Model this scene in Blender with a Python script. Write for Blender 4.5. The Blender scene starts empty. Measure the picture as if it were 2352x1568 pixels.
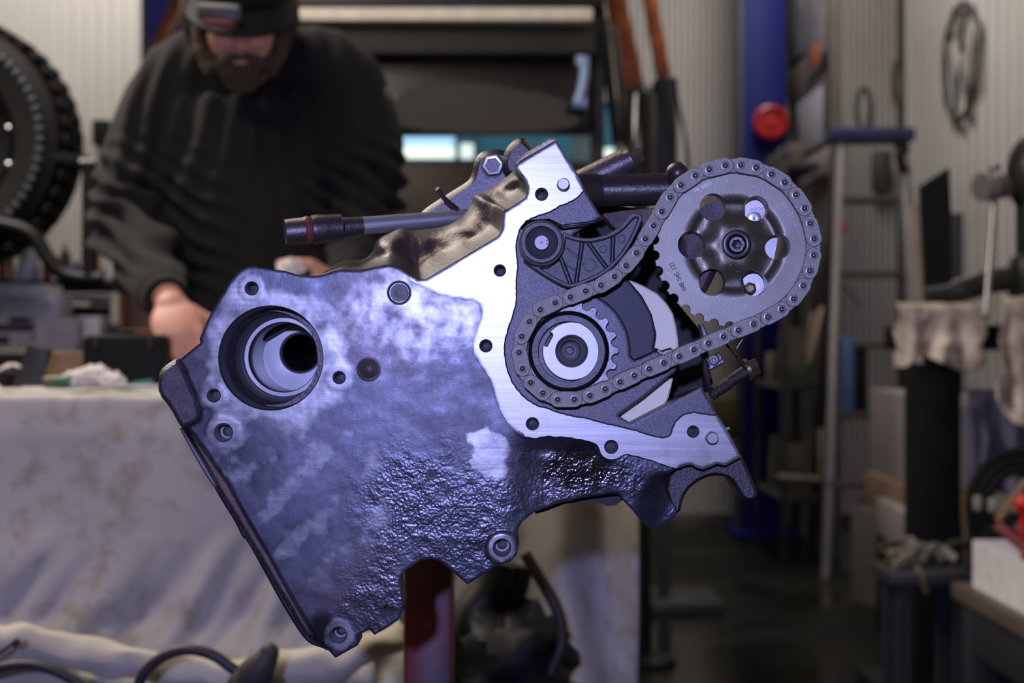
import bpy, bmesh, math, random
import numpy as np
from mathutils import Vector, Matrix, noise
from mathutils.geometry import delaunay_2d_cdt
random.seed(7)
PI = math.pi
SC = bpy.context.scene
COL = SC.collection
# ---------------------------------------------------------------- camera
F = 3691.0          # focal length in photo pixels (2352 wide)
D0 = 0.95           # camera to the machined front face of the engine
cam_d = bpy.data.cameras.new('camera')
cam_d.sensor_width = 36.0
cam_d.lens = 36.0 * F / 2352.0
cam_d.clip_start = 0.02
cam_d.dof.use_dof = True
cam_d.dof.focus_distance = D0 + 0.0
cam_d.dof.aperture_fstop = 8.8
cam = bpy.data.objects.new('camera', cam_d)
cam.location = (0, 0, 1.0)
cam.rotation_euler = (PI / 2, 0, 0)
COL.objects.link(cam)
SC.camera = cam
# ---------------------------------------------------------------- world, light, exposure
SC.view_settings.view_transform = 'Standard'
SC.view_settings.look = 'None'
SC.view_settings.gamma = 1.0
SC.view_settings.use_curve_mapping = False
SC.view_settings.exposure = 0.0
W = bpy.data.worlds.new('workshop_air')
SC.world = W
W.use_nodes = True
W.node_tree.nodes['Background'].inputs[0].default_value = (0.9, 0.95, 1.0, 1)
W.node_tree.nodes['Background'].inputs[1].default_value = 0.013

def area(name, loc, rot, sx, sy, power, color):
    l = bpy.data.lights.new(name, 'AREA')
    l.shape = 'RECTANGLE'; l.size = sx; l.size_y = sy
    l.energy = power; l.color = color
    o = bpy.data.objects.new(name, l)
    o.location = loc; o.rotation_euler = rot
    COL.objects.link(o)
    return o
# the hand lamp held above the camera: cold violet LED beam
sp = bpy.data.lights.new('led_hand_lamp', 'SPOT')
sp.energy = 74.0; sp.color = (0.39, 0.42, 1.0)
sp.spot_size = math.radians(44); sp.spot_blend = 0.5
sp.shadow_soft_size = 0.012
spo = bpy.data.objects.new('led_hand_lamp', sp)
spo.location = (-0.056, -0.45, 1.125)
spo.rotation_euler = (Vector((-0.04, 1.0, 0.92)) - Vector(spo.location)).to_track_quat('-Z', 'Y').to_euler()
COL.objects.link(spo)
# ceiling tubes of the workshop, plus an added fill at the rack
area('tube_over_engine', (-1.0, 1.55, 2.6), (math.radians(10), 0, 0), 1.2, 0.25, 19, (1.0, 0.84, 0.68))
area('tube_over_bench', (-1.75, 3.35, 3.0), (math.radians(-6), math.radians(-28), 0), 1.6, 0.3, 62, (1.0, 0.90, 0.80))
area('rack_fill_light', (-1.35, 3.75, 2.45), (math.radians(42), 0, 0), 0.9, 0.15, 11, (1.0, 0.92, 0.88))  # added fill light to brighten the cartons at the left
area('tube_back_left', (-2.2, 8.2, 3.7), (math.radians(20), 0, 0), 2.4, 0.3, 44, (1.0, 0.93, 0.86))
area('tube_back_right', (1.1, 6.9, 3.8), (math.radians(26), math.radians(-8), 0), 0.5, 2.0, 46, (1.0, 0.93, 0.87))
area('tube_right_bench', (1.9, 4.4, 3.4), (0, 0, 0), 0.3, 1.4, 12, (1.0, 0.90, 0.85))

# ---------------------------------------------------------------- helpers
WORLD = {}

def P(px, py, D):
    """the point at depth D that stands behind pixel (px, py) of the 2352x1568 frame"""
    return Vector(((px - 1176.0) / F * D, D, 1.0 - (py - 784.0) / F * D))

def E(px, py, d=0.0):
    return P(px, py, D0 + d)

def tagit(o, label=None, cat=None, group=None, kind=None):
    if label: o['label'] = label
    if cat: o['category'] = cat
    if group: o['group'] = group
    if kind: o['kind'] = kind
    return o

def empty(name, loc, label=None, cat=None, group=None, parent=None):
    o = bpy.data.objects.new(name, None)
    o.empty_display_size = 0.05
    COL.objects.link(o)
    loc = Vector(loc)
    if parent:
        o.parent = parent; o.location = loc - WORLD[parent.name]
    else:
        o.location = loc
    WORLD[o.name] = loc
    return tagit(o, label, cat, group)

class MB:
    def __init__(s):
        s.v = []; s.f = []; s.m = []
    def add(s, vs, fs, mi=0):
        b = len(s.v)
        s.v += [tuple(v) for v in vs]
        s.f += [tuple(i + b for i in f) for f in fs]
        s.m += [mi] * len(fs)
        return s
    def box(s, c, size, rot=None, mi=0, taper=1.0, bev=0.0):
        c = Vector(c); hx, hy, hz = size[0] / 2, size[1] / 2, size[2] / 2
        R = rot.to_matrix() if rot is not None and hasattr(rot, 'to_matrix') else (rot or Matrix.Identity(3))
        bm = bmesh.new()
        vs = [bm.verts.new((x * hx * (taper if z > 0 else 1), y * hy * (taper if z > 0 else 1), z * hz)) for z in (-1, 1) for y in (-1, 1) for x in (-1, 1)]
        for q in ((0, 2, 3, 1), (4, 5, 7, 6), (0, 1, 5, 4), (2, 6, 7, 3), (0, 4, 6, 2), (1, 3, 7, 5)):
            bm.faces.new([vs[i] for i in q])
        if bev > 0:
            bmesh.ops.bevel(bm, geom=bm.edges[:], offset=min(bev, hx * .9, hy * .9, hz * .9), segments=2, profile=0.5, affect='EDGES')
        bm.verts.index_update()
        s.add([c + R @ v.co for v in bm.verts], [[v.index for v in f.verts] for f in bm.faces], mi)
        bm.free()
        return s
    def tube(s, pts, r, seg=12, mi=0, cap=True, closed=False):
        pts = [Vector(p) for p in pts]; n = len(pts)
        if isinstance(r, list):
            rs = r if len(r) == n else [r[min(len(r) - 1, int(i * len(r) / n))] for i in range(n)]
        else: rs = [r] * n
        up = None; rings = []
        for i in range(n):
            a = pts[(i - 1) % n] if (i > 0 or closed) else pts[i]
            b = pts[(i + 1) % n] if (i < n - 1 or closed) else pts[i]
            t = (b - a).normalized() if (b - a).length > 1e-9 else Vector((0, 0, 1))
            if up is None:
                up = Vector((0, 0, 1)) if abs(t.z) < 0.8 else Vector((0, 1, 0))
            x = up.cross(t)
            if x.length < 1e-6: x = Vector((1, 0, 0)).cross(t)
            x.normalize(); y = t.cross(x).normalized(); up = y
            rr = rs[i]
            ra, rb = rr if isinstance(rr, (tuple, list)) else (rr, rr)
            rings.append([pts[i] + x * (math.cos(2 * PI * k / seg) * ra) + y * (math.sin(2 * PI * k / seg) * rb) for k in range(seg)])
        vs = [v for ring in rings for v in ring]; fs = []
        m = n if closed else n - 1
        for i in range(m):
            j = (i + 1) % n
            for k in range(seg):
                k2 = (k + 1) % seg
                fs.append((i * seg + k, i * seg + k2, j * seg + k2, j * seg + k))
        if cap and not closed:
            fs.append(tuple(reversed(range(seg)))); fs.append(tuple(range((n - 1) * seg, n * seg)))
        return s.add(vs, fs, mi)
    def lathe(s, c, axis, prof, seg=32, mi=0, start=0.0, cap=True):
        """prof: list of (radius, distance along axis)"""
        c = Vector(c); a = Vector(axis).normalized()
        x = a.orthogonal().normalized(); y = a.cross(x)
        vs = []; fs = []
        for (r, h) in prof:
            for k in range(seg):
                t = 2 * PI * k / seg + start
                vs.append(c + a * h + x * (math.cos(t) * r) + y * (math.sin(t) * r))
        for i in range(len(prof) - 1):
            for k in range(seg):
                k2 = (k + 1) % seg
                fs.append((i * seg + k, i * seg + k2, (i + 1) * seg + k2, (i + 1) * seg + k))
        if cap:
            if prof[0][0] > 1e-6: fs.append(tuple(reversed(range(seg))))
            if prof[-1][0] > 1e-6: fs.append(tuple(range((len(prof) - 1) * seg, len(prof) * seg)))
        return s.add(vs, fs, mi)
    def ball(s, c, r, rot=None, seg=20, rings=12, mi=0):
        c = Vector(c); rx, ry, rz = r if isinstance(r, (tuple, list)) else (r, r, r)
        R = rot if rot is not None else Matrix.Identity(3)
        vs = []; fs = []
        for i in range(rings + 1):
            ph = PI * i / rings
            for k in range(seg):
                th = 2 * PI * k / seg
                vs.append(c + R @ Vector((rx * math.sin(ph) * math.cos(th), ry * math.sin(ph) * math.sin(th), rz * math.cos(ph))))
        for i in range(rings):
            for k in range(seg):
                k2 = (k + 1) % seg
                fs.append((i * seg + k, (i + 1) * seg + k, (i + 1) * seg + k2, i * seg + k2))
        return s.add(vs, fs, mi)
    def grid(s, fn, nu, nv, mi=0):
        vs = [fn(i / nu, j / nv) for j in range(nv + 1) for i in range(nu + 1)]
        fs = [(j * (nu + 1) + i, j * (nu + 1) + i + 1, (j + 1) * (nu + 1) + i + 1, (j + 1) * (nu + 1) + i) for j in range(nv) for i in range(nu)]
        return s.add(vs, fs, mi)
    def build(s, name, mat=None, parent=None, origin=None, smooth=35, weld=False, sub=0):
        if origin is None:
            origin = WORLD[parent.name] if parent else None
        if origin is None:
            a = np.array(s.v); lo = a.min(0); hi = a.max(0)
            origin = Vector(((lo[0] + hi[0]) / 2, (lo[1] + hi[1]) / 2, lo[2]))
        origin = Vector(origin)
        me = bpy.data.meshes.new(name)
        me.from_pydata([(v[0] - origin.x, v[1] - origin.y, v[2] - origin.z) for v in s.v], [], s.f)
        mats = mat if isinstance(mat, (list, tuple)) else [mat]
        for mm in mats:
            if mm: me.materials.append(mm)
        if len(mats) > 1: me.polygons.foreach_set('material_index', s.m)
        if weld:
            bm = bmesh.new(); bm.from_mesh(me)
            bmesh.ops.remove_doubles(bm, verts=bm.verts, dist=1e-5)
            bmesh.ops.recalc_face_normals(bm, faces=bm.faces)
            bm.to_mesh(me); bm.free()
        me.validate(); me.update()
        if smooth:
            me.shade_smooth()
            if smooth < 170: me.set_sharp_from_angle(angle=math.radians(smooth))
        o = bpy.data.objects.new(name, me)
        COL.objects.link(o)
        if parent:
            o.parent = parent; o.location = origin - WORLD[parent.name]
        else:
            o.location = origin
        WORLD[o.name] = origin
        if sub:
            md = o.modifiers.new('sub', 'SUBSURF'); md.levels = sub; md.render_levels = sub
        return o

def dup(o, dloc=(0, 0, 0), label=None):
    """copy a thing with its parts and sub-parts"""
    def rec(src, par):
        c = src.copy(); COL.objects.link(c)
        if par: c.parent = par
        for ch in list(src.children): rec(ch, c)
        return c
    c = rec(o, None)
    c.location = Vector(o.location) + Vector(dloc)
    if label: c['label'] = label
    return c

# ---- 2-D polygon tools (pixel space)
def resample(poly, step, closed=True):
    out = []; n = len(poly)
    for i in range(n if closed else n - 1):
        a = poly[i]; b = poly[(i + 1) % n]
        L = math.hypot(b[0] - a[0], b[1] - a[1]); k = max(1, int(round(L / step)))
        for j in range(k):
            t = j / k; out.append((a[0] + (b[0] - a[0]) * t, a[1] + (b[1] - a[1]) * t))
    if not closed: out.append(tuple(poly[-1]))
    return out

def chaikin(poly, n=1, closed=True):
    for _ in range(n):
        out = []
        m = len(poly)
        for i in range(m if closed else m - 1):
            a = poly[i]; b = poly[(i + 1) % m]
            out.append((a[0] * .75 + b[0] * .25, a[1] * .75 + b[1] * .25))
            out.append((a[0] * .25 + b[0] * .75, a[1] * .25 + b[1] * .75))
        if not closed: out = [poly[0]] + out + [poly[-1]]
        poly = out
    return poly

def circ(cx, cy, r, n=28, ph=0.0):
    return [(cx + r * math.cos(2 * PI * k / n + ph), cy + r * math.sin(2 * PI * k / n + ph)) for k in range(n)]

def inside(pts, poly):
    pts = np.asarray(pts, float); x, y = pts[:, 0], pts[:, 1]
    c = np.zeros(len(pts), bool); n = len(poly)
    for i in range(n):
        x1, y1 = poly[i]; x2, y2 = poly[(i + 1) % n]
        if y1 == y2: continue
        t = ((y1 > y) != (y2 > y)) & (x < (x2 - x1) * (y - y1) / (y2 - y1) + x1)
        c ^= t
    return c

def sdist(pts, poly, closed=True):
    pts = np.asarray(pts, float); best = np.full(len(pts), 1e9); n = len(poly)
    for i in range(n if closed else n - 1):
        a = np.array(poly[i], float); b = np.array(poly[(i + 1) % n], float); d = b - a
        L = max(float(d @ d), 1e-9)
        t = np.clip(((pts - a) @ d) / L, 0, 1)
        q = pts - a - t[:, None] * d
        best = np.minimum(best, (q * q).sum(1))
    best = np.sqrt(best)
    if closed: best = np.where(inside(pts, poly), -best, best)
    return best

def sm(x, a, b):
    t = np.clip((x - a) / (b - a), 0, 1); return t * t * (3 - 2 * t)

def cdt(outline, holes=(), step=0, lines=()):
    loops = [list(outline)] + [list(h) for h in holes]
    v = []; e = []
    for lp in loops:
        b = len(v); v += lp; e += [(b + i, b + (i + 1) % len(lp)) for i in range(len(lp))]
    if step:
        a = np.array(outline); x0, y0 = a.min(0); x1, y1 = a.max(0)
        g = []
        row = 0; yy = y0
        while yy < y1:
            xs = np.arange(x0 + (step / 2 if row % 2 else 0), x1, step)
            g.append(np.stack([xs, np.full(len(xs), yy)], 1)); yy += step * 0.866; row += 1
        g = np.concatenate(g)
        g = g[inside(g, outline)]
        g = g[np.abs(sdist(g, outline)) > step * .45]
        for h in holes:
            if len(g): g = g[sdist(g, h) > step * .45]
        for ln in lines:
            if len(g): g = g[sdist(g, ln, False) > step * .5]
        v += [tuple(q) for q in g.tolist()]
    for ln in lines:
        a = np.array(ln); ok = inside(a, outline) & (np.abs(sdist(a, outline)) > 2.5)
        for h in holes: ok &= ~(sdist(a, h) < 2.5)
        last = None
        for q, k in zip(ln, ok):
            if k:
                v.append(tuple(q)); cur = len(v) - 1
                if last is not None: e.append((last, cur))
                last = cur
            else: last = None
    r = delaunay_2d_cdt([Vector(q) for q in v], e, [], 1, 1e-6)
    vo = [(q.x, q.y) for q in r[0]]; fo = [tuple(f) for f in r[2]]
    # keep what lies inside
    c = np.array([[sum(vo[i][0] for i in f) / len(f), sum(vo[i][1] for i in f) / len(f)] for f in fo])
    keep = inside(c, outline)
    for h in holes: keep &= ~inside(c, h)
    fo = [f for f, k in zip(fo, keep) if k]
    return vo, fo

def plate(mb, outline, d, thick, holes=(), chamfer=0.0, mi=0, step=0, back=True):
    """plate traced at depth d behind the face plane, extruded away from the camera"""
    def inset(lp, k):
        n = len(lp); A = sum(lp[i][0] * lp[(i + 1) % n][1] - lp[(i + 1) % n][0] * lp[i][1] for i in range(n))
        sg = 1 if A > 0 else -1; out = []
        for i in range(n):
            a = lp[i - 1]; b = lp[(i + 1) % n]
            tx, ty = b[0] - a[0], b[1] - a[1]; L = math.hypot(tx, ty) or 1
            out.append((lp[i][0] - sg * ty / L * k, lp[i][1] + sg * tx / L * k))
        return out
    S = (D0 + d) / F
    cpx = chamfer / S
    fo = inset(outline, cpx) if chamfer else list(outline)
    fh = [inset(h, -cpx) if chamfer else list(h) for h in holes]
    vo, fa = cdt(fo, fh, step)
    mb.add([E(x, y, d) for x, y in vo], [f for f in fa], mi)
    for lp0, lp in [(list(outline), fo)] + list(zip([list(h) for h in holes], fh)):
        n = len(lp); vs = [E(x, y, d) for x, y in lp]
        if chamfer: vs += [E(x, y, d) + Vector((0, chamfer, 0)) for x, y in lp0]
        vs += [E(x, y, d) + Vector((0, thick, 0)) for x, y in lp0]
        rows = len(vs) // n; fs = []
        for r in range(rows - 1):
            for i in range(n):
                j = (i + 1) % n; fs.append((r * n + i, r * n + j, (r + 1) * n + j, (r + 1) * n + i))
        mb.add(vs, fs, mi)
    if back:
        vo, fa = cdt(outline, holes)
        mb.add([E(x, y, d) + Vector((0, thick, 0)) for x, y in vo], fa, mi)
    return mb

def offset(lp, k):
    n = len(lp); A = sum(lp[i][0] * lp[(i + 1) % n][1] - lp[(i + 1) % n][0] * lp[i][1] for i in range(n))
    sg = 1 if A > 0 else -1; out = []
    for i in range(n):
        a = lp[i - 1]; b = lp[(i + 1) % n]
        tx, ty = b[0] - a[0], b[1] - a[1]; L = math.hypot(tx, ty) or 1
        out.append((lp[i][0] - sg * ty / L * k, lp[i][1] + sg * tx / L * k))
    return out

# ---- materials
KC = 1.0     # overall reflectance of the oily engine metals
class NT:
    def __init__(s, name):
        m = bpy.data.materials.new(name); m.use_nodes = True
        s.m = m; s.t = m.node_tree; s.n = s.t.nodes; s.b = s.n['Principled BSDF']
        s.tc = s.n.new('ShaderNodeTexCoord')
    def link(s, a, b): s.t.links.new(a, b)
    def noise(s, scale, detail=4, rough=.55, vec=None, dist=0):
        n = s.n.new('ShaderNodeTexNoise'); n.inputs['Scale'].default_value = scale
        n.inputs['Detail'].default_value = detail; n.inputs['Roughness'].default_value = rough; n.inputs['Distortion'].default_value = dist
        s.link(vec if vec is not None else s.tc.outputs['Object'], n.inputs['Vector']); return n.outputs['Fac']
    def voro(s, scale, vec=None, feat='F1'):
        n = s.n.new('ShaderNodeTexVoronoi'); n.inputs['Scale'].default_value = scale; n.feature = feat
        s.link(vec if vec is not None else s.tc.outputs['Object'], n.inputs['Vector']); return n.outputs['Distance']
    def mapping(s, scale=(1, 1, 1), rot=(0, 0, 0), loc=(0, 0, 0)):
        n = s.n.new('ShaderNodeMapping'); n.inputs['Scale'].default_value = scale; n.inputs['Rotation'].default_value = rot; n.inputs['Location'].default_value = loc
        s.link(s.tc.outputs['Object'], n.inputs['Vector']); return n.outputs['Vector']
    def ramp(s, x, stops):
        n = s.n.new('ShaderNodeValToRGB'); cr = n.color_ramp
        while len(cr.elements) < len(stops): cr.elements.new(.5)
        for e, (p, c) in zip(cr.elements, stops):
            e.position = p; e.color = (*c, 1) if not isinstance(c, float) else (c, c, c, 1)
        s.link(x, n.inputs['Fac']); return n.outputs['Color']
    def math(s, op, a, b=None, clamp=False):
        n = s.n.new('ShaderNodeMath'); n.operation = op; n.use_clamp = clamp
        for i, x in enumerate((a, b)):
            if x is None: continue
            if isinstance(x, (int, float)): n.inputs[i].default_value = x
            else: s.link(x, n.inputs[i])
        return n.outputs[0]
    def mix(s, f, a, b):
        n = s.n.new('ShaderNodeMix'); n.data_type = 'RGBA'
        if isinstance(f, (int, float)): n.inputs['Factor'].default_value = f
        else: s.link(f, n.inputs['Factor'])
        for k, x in (('A', a), ('B', b)):
            i = [q for q in n.inputs if q.name == k and q.type == 'RGBA'][0]
            if isinstance(x, (tuple, list)): i.default_value = (x[0] * KC, x[1] * KC, x[2] * KC, 1)
            else: s.link(x, i)
        return [q for q in n.outputs if q.type == 'RGBA'][0]
    def mixf(s, f, a, b):
        n = s.n.new('ShaderNodeMix'); n.data_type = 'FLOAT'
        for k, x in zip((0, 2, 3), (f, a, b)):
            if isinstance(x, (int, float)): n.inputs[k].default_value = x
            else: s.link(x, n.inputs[k])
        return n.outputs[0]
    def bump(s, h, strength, dist, prev=None):
        n = s.n.new('ShaderNodeBump'); n.inputs['Distance'].default_value = dist
        if isinstance(strength, (int, float)): n.inputs['Strength'].default_value = strength
        else: s.link(strength, n.inputs['Strength'])
        s.link(h, n.inputs['Height'])
        if prev is not None: s.link(prev, n.inputs['Normal'])
        return n.outputs[0]
    def setn(s, nrm): s.link(nrm, s.b.inputs['Normal'])
    def col(s, c):
        if isinstance(c, (tuple, list)): s.b.inputs['Base Color'].default_value = (*c[:3], 1)
        else: s.link(c, s.b.inputs['Base Color'])
    def val(s, k, v):
        if isinstance(v, (int, float)): s.b.inputs[k].default_value = v
        else: s.link(v, s.b.inputs[k])

def mat(name, c, rough=.6, metal=0.0, c2=None, ns=20.0, amt=.5, bs=0, bstr=.3, bd=.001, spec=None, coat=0, emit=None, estr=1.0, sheen=0):
    t = NT(name)
    if c2 is not None:
        f = t.noise(ns, 5, .6)
        f = t.ramp(f, [(.5 - amt / 2, 0.0), (.5 + amt / 2, 1.0)])
        t.col(t.mix(f, c, c2))
    else:
        f = t.noise(ns, 4, .6)
        f = t.ramp(f, [(.3, 0.0), (.7, 1.0)])
        t.col(t.mix(f, tuple(x * .88 for x in c), tuple(min(1, x * 1.1) for x in c)))
    t.val('Roughness', rough); t.val('Metallic', metal)
    if spec is not None: t.val('Specular IOR Level', spec)
    if coat: t.val('Coat Weight', coat)
    if sheen: t.val('Sheen Weight', sheen)
    if bs: t.setn(t.bump(t.noise(bs, 4, .6), bstr, bd))
    if emit:
        t.b.inputs['Emission Color'].default_value = (*emit, 1); t.b.inputs['Emission Strength'].default_value = estr
    return t.m

def text_mesh(mb, s, place, size, depth=.0006, mi=0):
    """place(i, n) -> (origin, right, up) for each glyph; glyphs joined into mb"""
    for i, ch in enumerate(s):
        if ch == ' ': continue
        cu = bpy.data.curves.new('glyph', 'FONT'); cu.body = ch; cu.size = size; cu.extrude = depth / 2; cu.align_x = 'CENTER'; cu.resolution_u = 3
        ob = bpy.data.objects.new('glyph', cu); COL.objects.link(ob)
        dg = bpy.context.evaluated_depsgraph_get()
        me = bpy.data.meshes.new_from_object(ob.evaluated_get(dg))
        o, r, u = place(i, len(s)); n = r.cross(u)
        mb.add([o + r * v.co.x + u * v.co.y + n * v.co.z for v in me.vertices], [tuple(p.vertices) for p in me.polygons], mi)
        bpy.data.objects.remove(ob); bpy.data.curves.remove(cu); bpy.data.meshes.remove(me)
    return mb

def remeshed(mb, voxel, smooth=4, disp=None):
    """one continuous skin round all the shapes in mb"""
    me = bpy.data.meshes.new('tmp'); me.from_pydata([tuple(v) for v in mb.v], [], mb.f); me.update()
    o = bpy.data.objects.new('tmp', me); COL.objects.link(o)
    m = o.modifiers.new('r', 'REMESH'); m.mode = 'VOXEL'; m.voxel_size = voxel
    if smooth:
        q = o.modifiers.new('s', 'SMOOTH'); q.iterations = smooth; q.factor = .6
    dg = bpy.context.evaluated_depsgraph_get()
    r = bpy.data.meshes.new_from_object(o.evaluated_get(dg))
    out = MB()
    vs = [v.co.copy() for v in r.vertices]
    if disp:
        vs = [v + q.normal * disp(v) for v, q in zip(vs, r.vertices)]
    out.add(vs, [tuple(p.vertices) for p in r.polygons])
    bpy.data.objects.remove(o); bpy.data.meshes.remove(me); bpy.data.meshes.remove(r)
    return out

def catmull(pts, k=6):
    pts = [Vector(p) for p in pts]; out = []; n = len(pts)
    for i in range(n - 1):
        p0 = pts[max(i - 1, 0)]; p1 = pts[i]; p2 = pts[i + 1]; p3 = pts[min(i + 2, n - 1)]
        for j in range(k):
            t = j / k
            out.append(.5 * ((2 * p1) + (p2 - p0) * t + (2 * p0 - 5 * p1 + 4 * p2 - p3) * t * t + (3 * p1 - p0 - 3 * p2 + p3) * t ** 3))
    out.append(pts[-1]); return out
# ================================================================ ROOM
M_wall = None
def wall_mat(name, base, period, axis):
    t = NT(name)
    f = t.ramp(t.noise(1.3, 4, .6), [(.35, 0.0), (.65, 1.0)])
    c = t.mix(f, tuple(x * .9 for x in base), base)
    g = t.ramp(t.noise(9, 5, .7, t.mapping((1, 1, .12))), [(.55, 0.0), (.8, 1.0)])
    t.col(t.mix(t.math('MULTIPLY', g, .25), c, tuple(x * .55 for x in base)))
    t.val('Roughness', .5)
    return t.m
m_wall = wall_mat('painted_steel_cladding', (.60, .57, .54), 1, 0)
m_floor = NT('wet_dark_concrete')
_f = m_floor.ramp(m_floor.noise(1.6, 6, .65), [(.40, 0.0), (.62, 1.0)])
m_floor.col(m_floor.mix(_f, (.006, .0055, .004), (.014, .013, .010)))
m_floor.val('Roughness', m_floor.mixf(m_floor.ramp(m_floor.noise(.9, 3, .5), [(.42, 0.0), (.6, 1.0)]), .16, .6))
m_floor.val('Specular IOR Level', .14)
m_floor.setn(m_floor.bump(m_floor.noise(30, 4, .6), .12, .002))
m_ceil = mat('ceiling_board', (.35, .34, .32), .8)

def cladding(a, b, z0, z1, n, depth, inward):
    """corrugated sheet between plan points a and b with n trapezoid ribs"""
    a = Vector(a); b = Vector(b); d = b - a; nn = Vector(inward); prof = []
    for i in range(n):
        for t, h in ((0, 0), (.50, 0), (.58, 1), (.92, 1)):
            prof.append(((i + t) / n, h))
    prof.append((1, 0))
    mb = MB(); vs = []
    for z in (z0, z1):
        for t, h in prof:
            p = a + d * t + nn * (h * depth); vs.append((p.x, p.y, z))
    k = len(prof)
    mb.add(vs, [(i, i + 1, k + i + 1, k + i) for i in range(k - 1)])
    return mb
def struct(o): o['kind'] = 'structure'; return o
XR, XL, YB, YF, ZC = 2.30, -4.2, 9.35, -2.0, 4.1
# window opening in the back wall behind the vehicle
WX0, WX1, WZ0, WZ1 = P(880, 0, YB).x, P(1420, 0, YB).x, P(0, 420, YB).z, P(0, 240, YB).z
struct(cladding((XL, YB, 0), (WX0, YB, 0), 0, ZC, 46, .02, (0, -1, 0)).build('wall_back', m_wall, origin=(0, YB, 0), smooth=0))
wb = WORLD
_o = bpy.data.objects['wall_back']
def sub_struct(mb, name, m, parent=None, **k):
    return struct(mb.build(name, m, parent, **k)) if parent is None else mb.build(name, m, parent, **k)
cladding((WX1, YB, 0), (XR, YB, 0), 0, ZC, 46, .045, (0, -1, 0)).build('wall_panel', m_wall, _o, smooth=0)
cladding((WX0, YB, 0), (WX1, YB, 0), 0, WZ0, 14, .02, (0, -1, 0)).build('wall_panel', m_wall, _o, smooth=0)
cladding((WX0, YB, 0), (WX1, YB, 0), WZ1, ZC, 14, .02, (0, -1, 0)).build('wall_panel', m_wall, _o, smooth=0)
struct(cladding((XR, YF, 0), (XR, YB, 0), 0, ZC, 70, .026, (-1, 0, 0)).build('wall_right', m_wall, origin=(XR, 3, 0), smooth=0))
struct(cladding((XL, YF, 0), (XL, YB, 0), 0, ZC, 60, .018, (1, 0, 0)).build('wall_left', m_wall, origin=(XL, 3, 0), smooth=0))
struct(cladding((XL, YF, 0), (XR, YF, 0), 0, ZC, 60, .018, (0, 1, 0)).build('wall_front', m_wall, origin=(0, YF, 0), smooth=0))
struct(MB().box(((XL + XR) / 2, (YB + YF) / 2, -.05), (XR - XL + .4, YB - YF + .4, .1)).build('floor', m_floor.m, smooth=0))
struct(MB().box(((XL + XR) / 2, (YB + YF) / 2, ZC + .05), (XR - XL + .4, YB - YF + .4, .1)).build('ceiling', m_ceil, smooth=0))
m_trim = mat('dark_corner_trim', (.06, .055, .05), .5)
struct(MB().box((XR - .035, YB - .03, ZC / 2), (.05, .05, ZC), bev=.005).build('trim_1', m_trim))
# window with bright daylight panes
m_wframe = mat('window_frame_paint', (.04, .10, .16), .5)
m_pane = mat('daylight_pane', (.5, .7, .9), .2, emit=(.30, .62, 1.0), estr=.95)
m_pane2 = mat('daylight_pane_lower', (.8, .85, .8), .2, emit=(.80, 1.0, .90), estr=.95)
m_dim = mat('shaded_pane', (.02, .05, .07), .3, emit=(.01, .07, .11), estr=1.0)
zz = lambda py: P(0, py, YB).z
xx = lambda px: P(px, 0, YB).x
wf = MB()
for px in (884, 1052, 1094, 1345, 1416): wf.box((xx(px), YB - .02, (WZ0 + WZ1) / 2), (.03, .07, WZ1 - WZ0), bev=.004)
for py in (240, 372, 418): wf.box(((WX0 + WX1) / 2, YB - .02, zz(py)), (WX1 - WX0, .07, .03), bev=.004)
win = struct(wf.build('window_1', m_wframe, origin=(xx(1150), YB, WZ0)))
def pane(x0, x1, y0, y1, m):
    MB().box(((xx(x0) + xx(x1)) / 2, YB + .01, (zz(y0) + zz(y1)) / 2), (abs(xx(x1) - xx(x0)), .01, abs(zz(y0) - zz(y1)))).build('pane', m, win, smooth=0)
pane(890, 1048, 315, 336, m_pane); pane(890, 1048, 336, 368, m_pane2); pane(890, 1048, 246, 314, m_dim)
pane(1056, 1090, 330, 368, m_pane2); pane(1056, 1090, 246, 329, m_dim); pane(1098, 1340, 246, 368, m_dim)
pane(1350, 1412, 340, 368, m_pane2); pane(1350, 1412, 246, 339, m_dim); pane(890, 1412, 376, 414, m_dim)

# ================================================================ ENGINE
eng = empty('engine_block', (0.0, D0 + .1, E(0, 1511).z), 'bare cast iron engine block with chain, sprockets and open bores, tilted on the red stand', 'engine')

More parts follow.
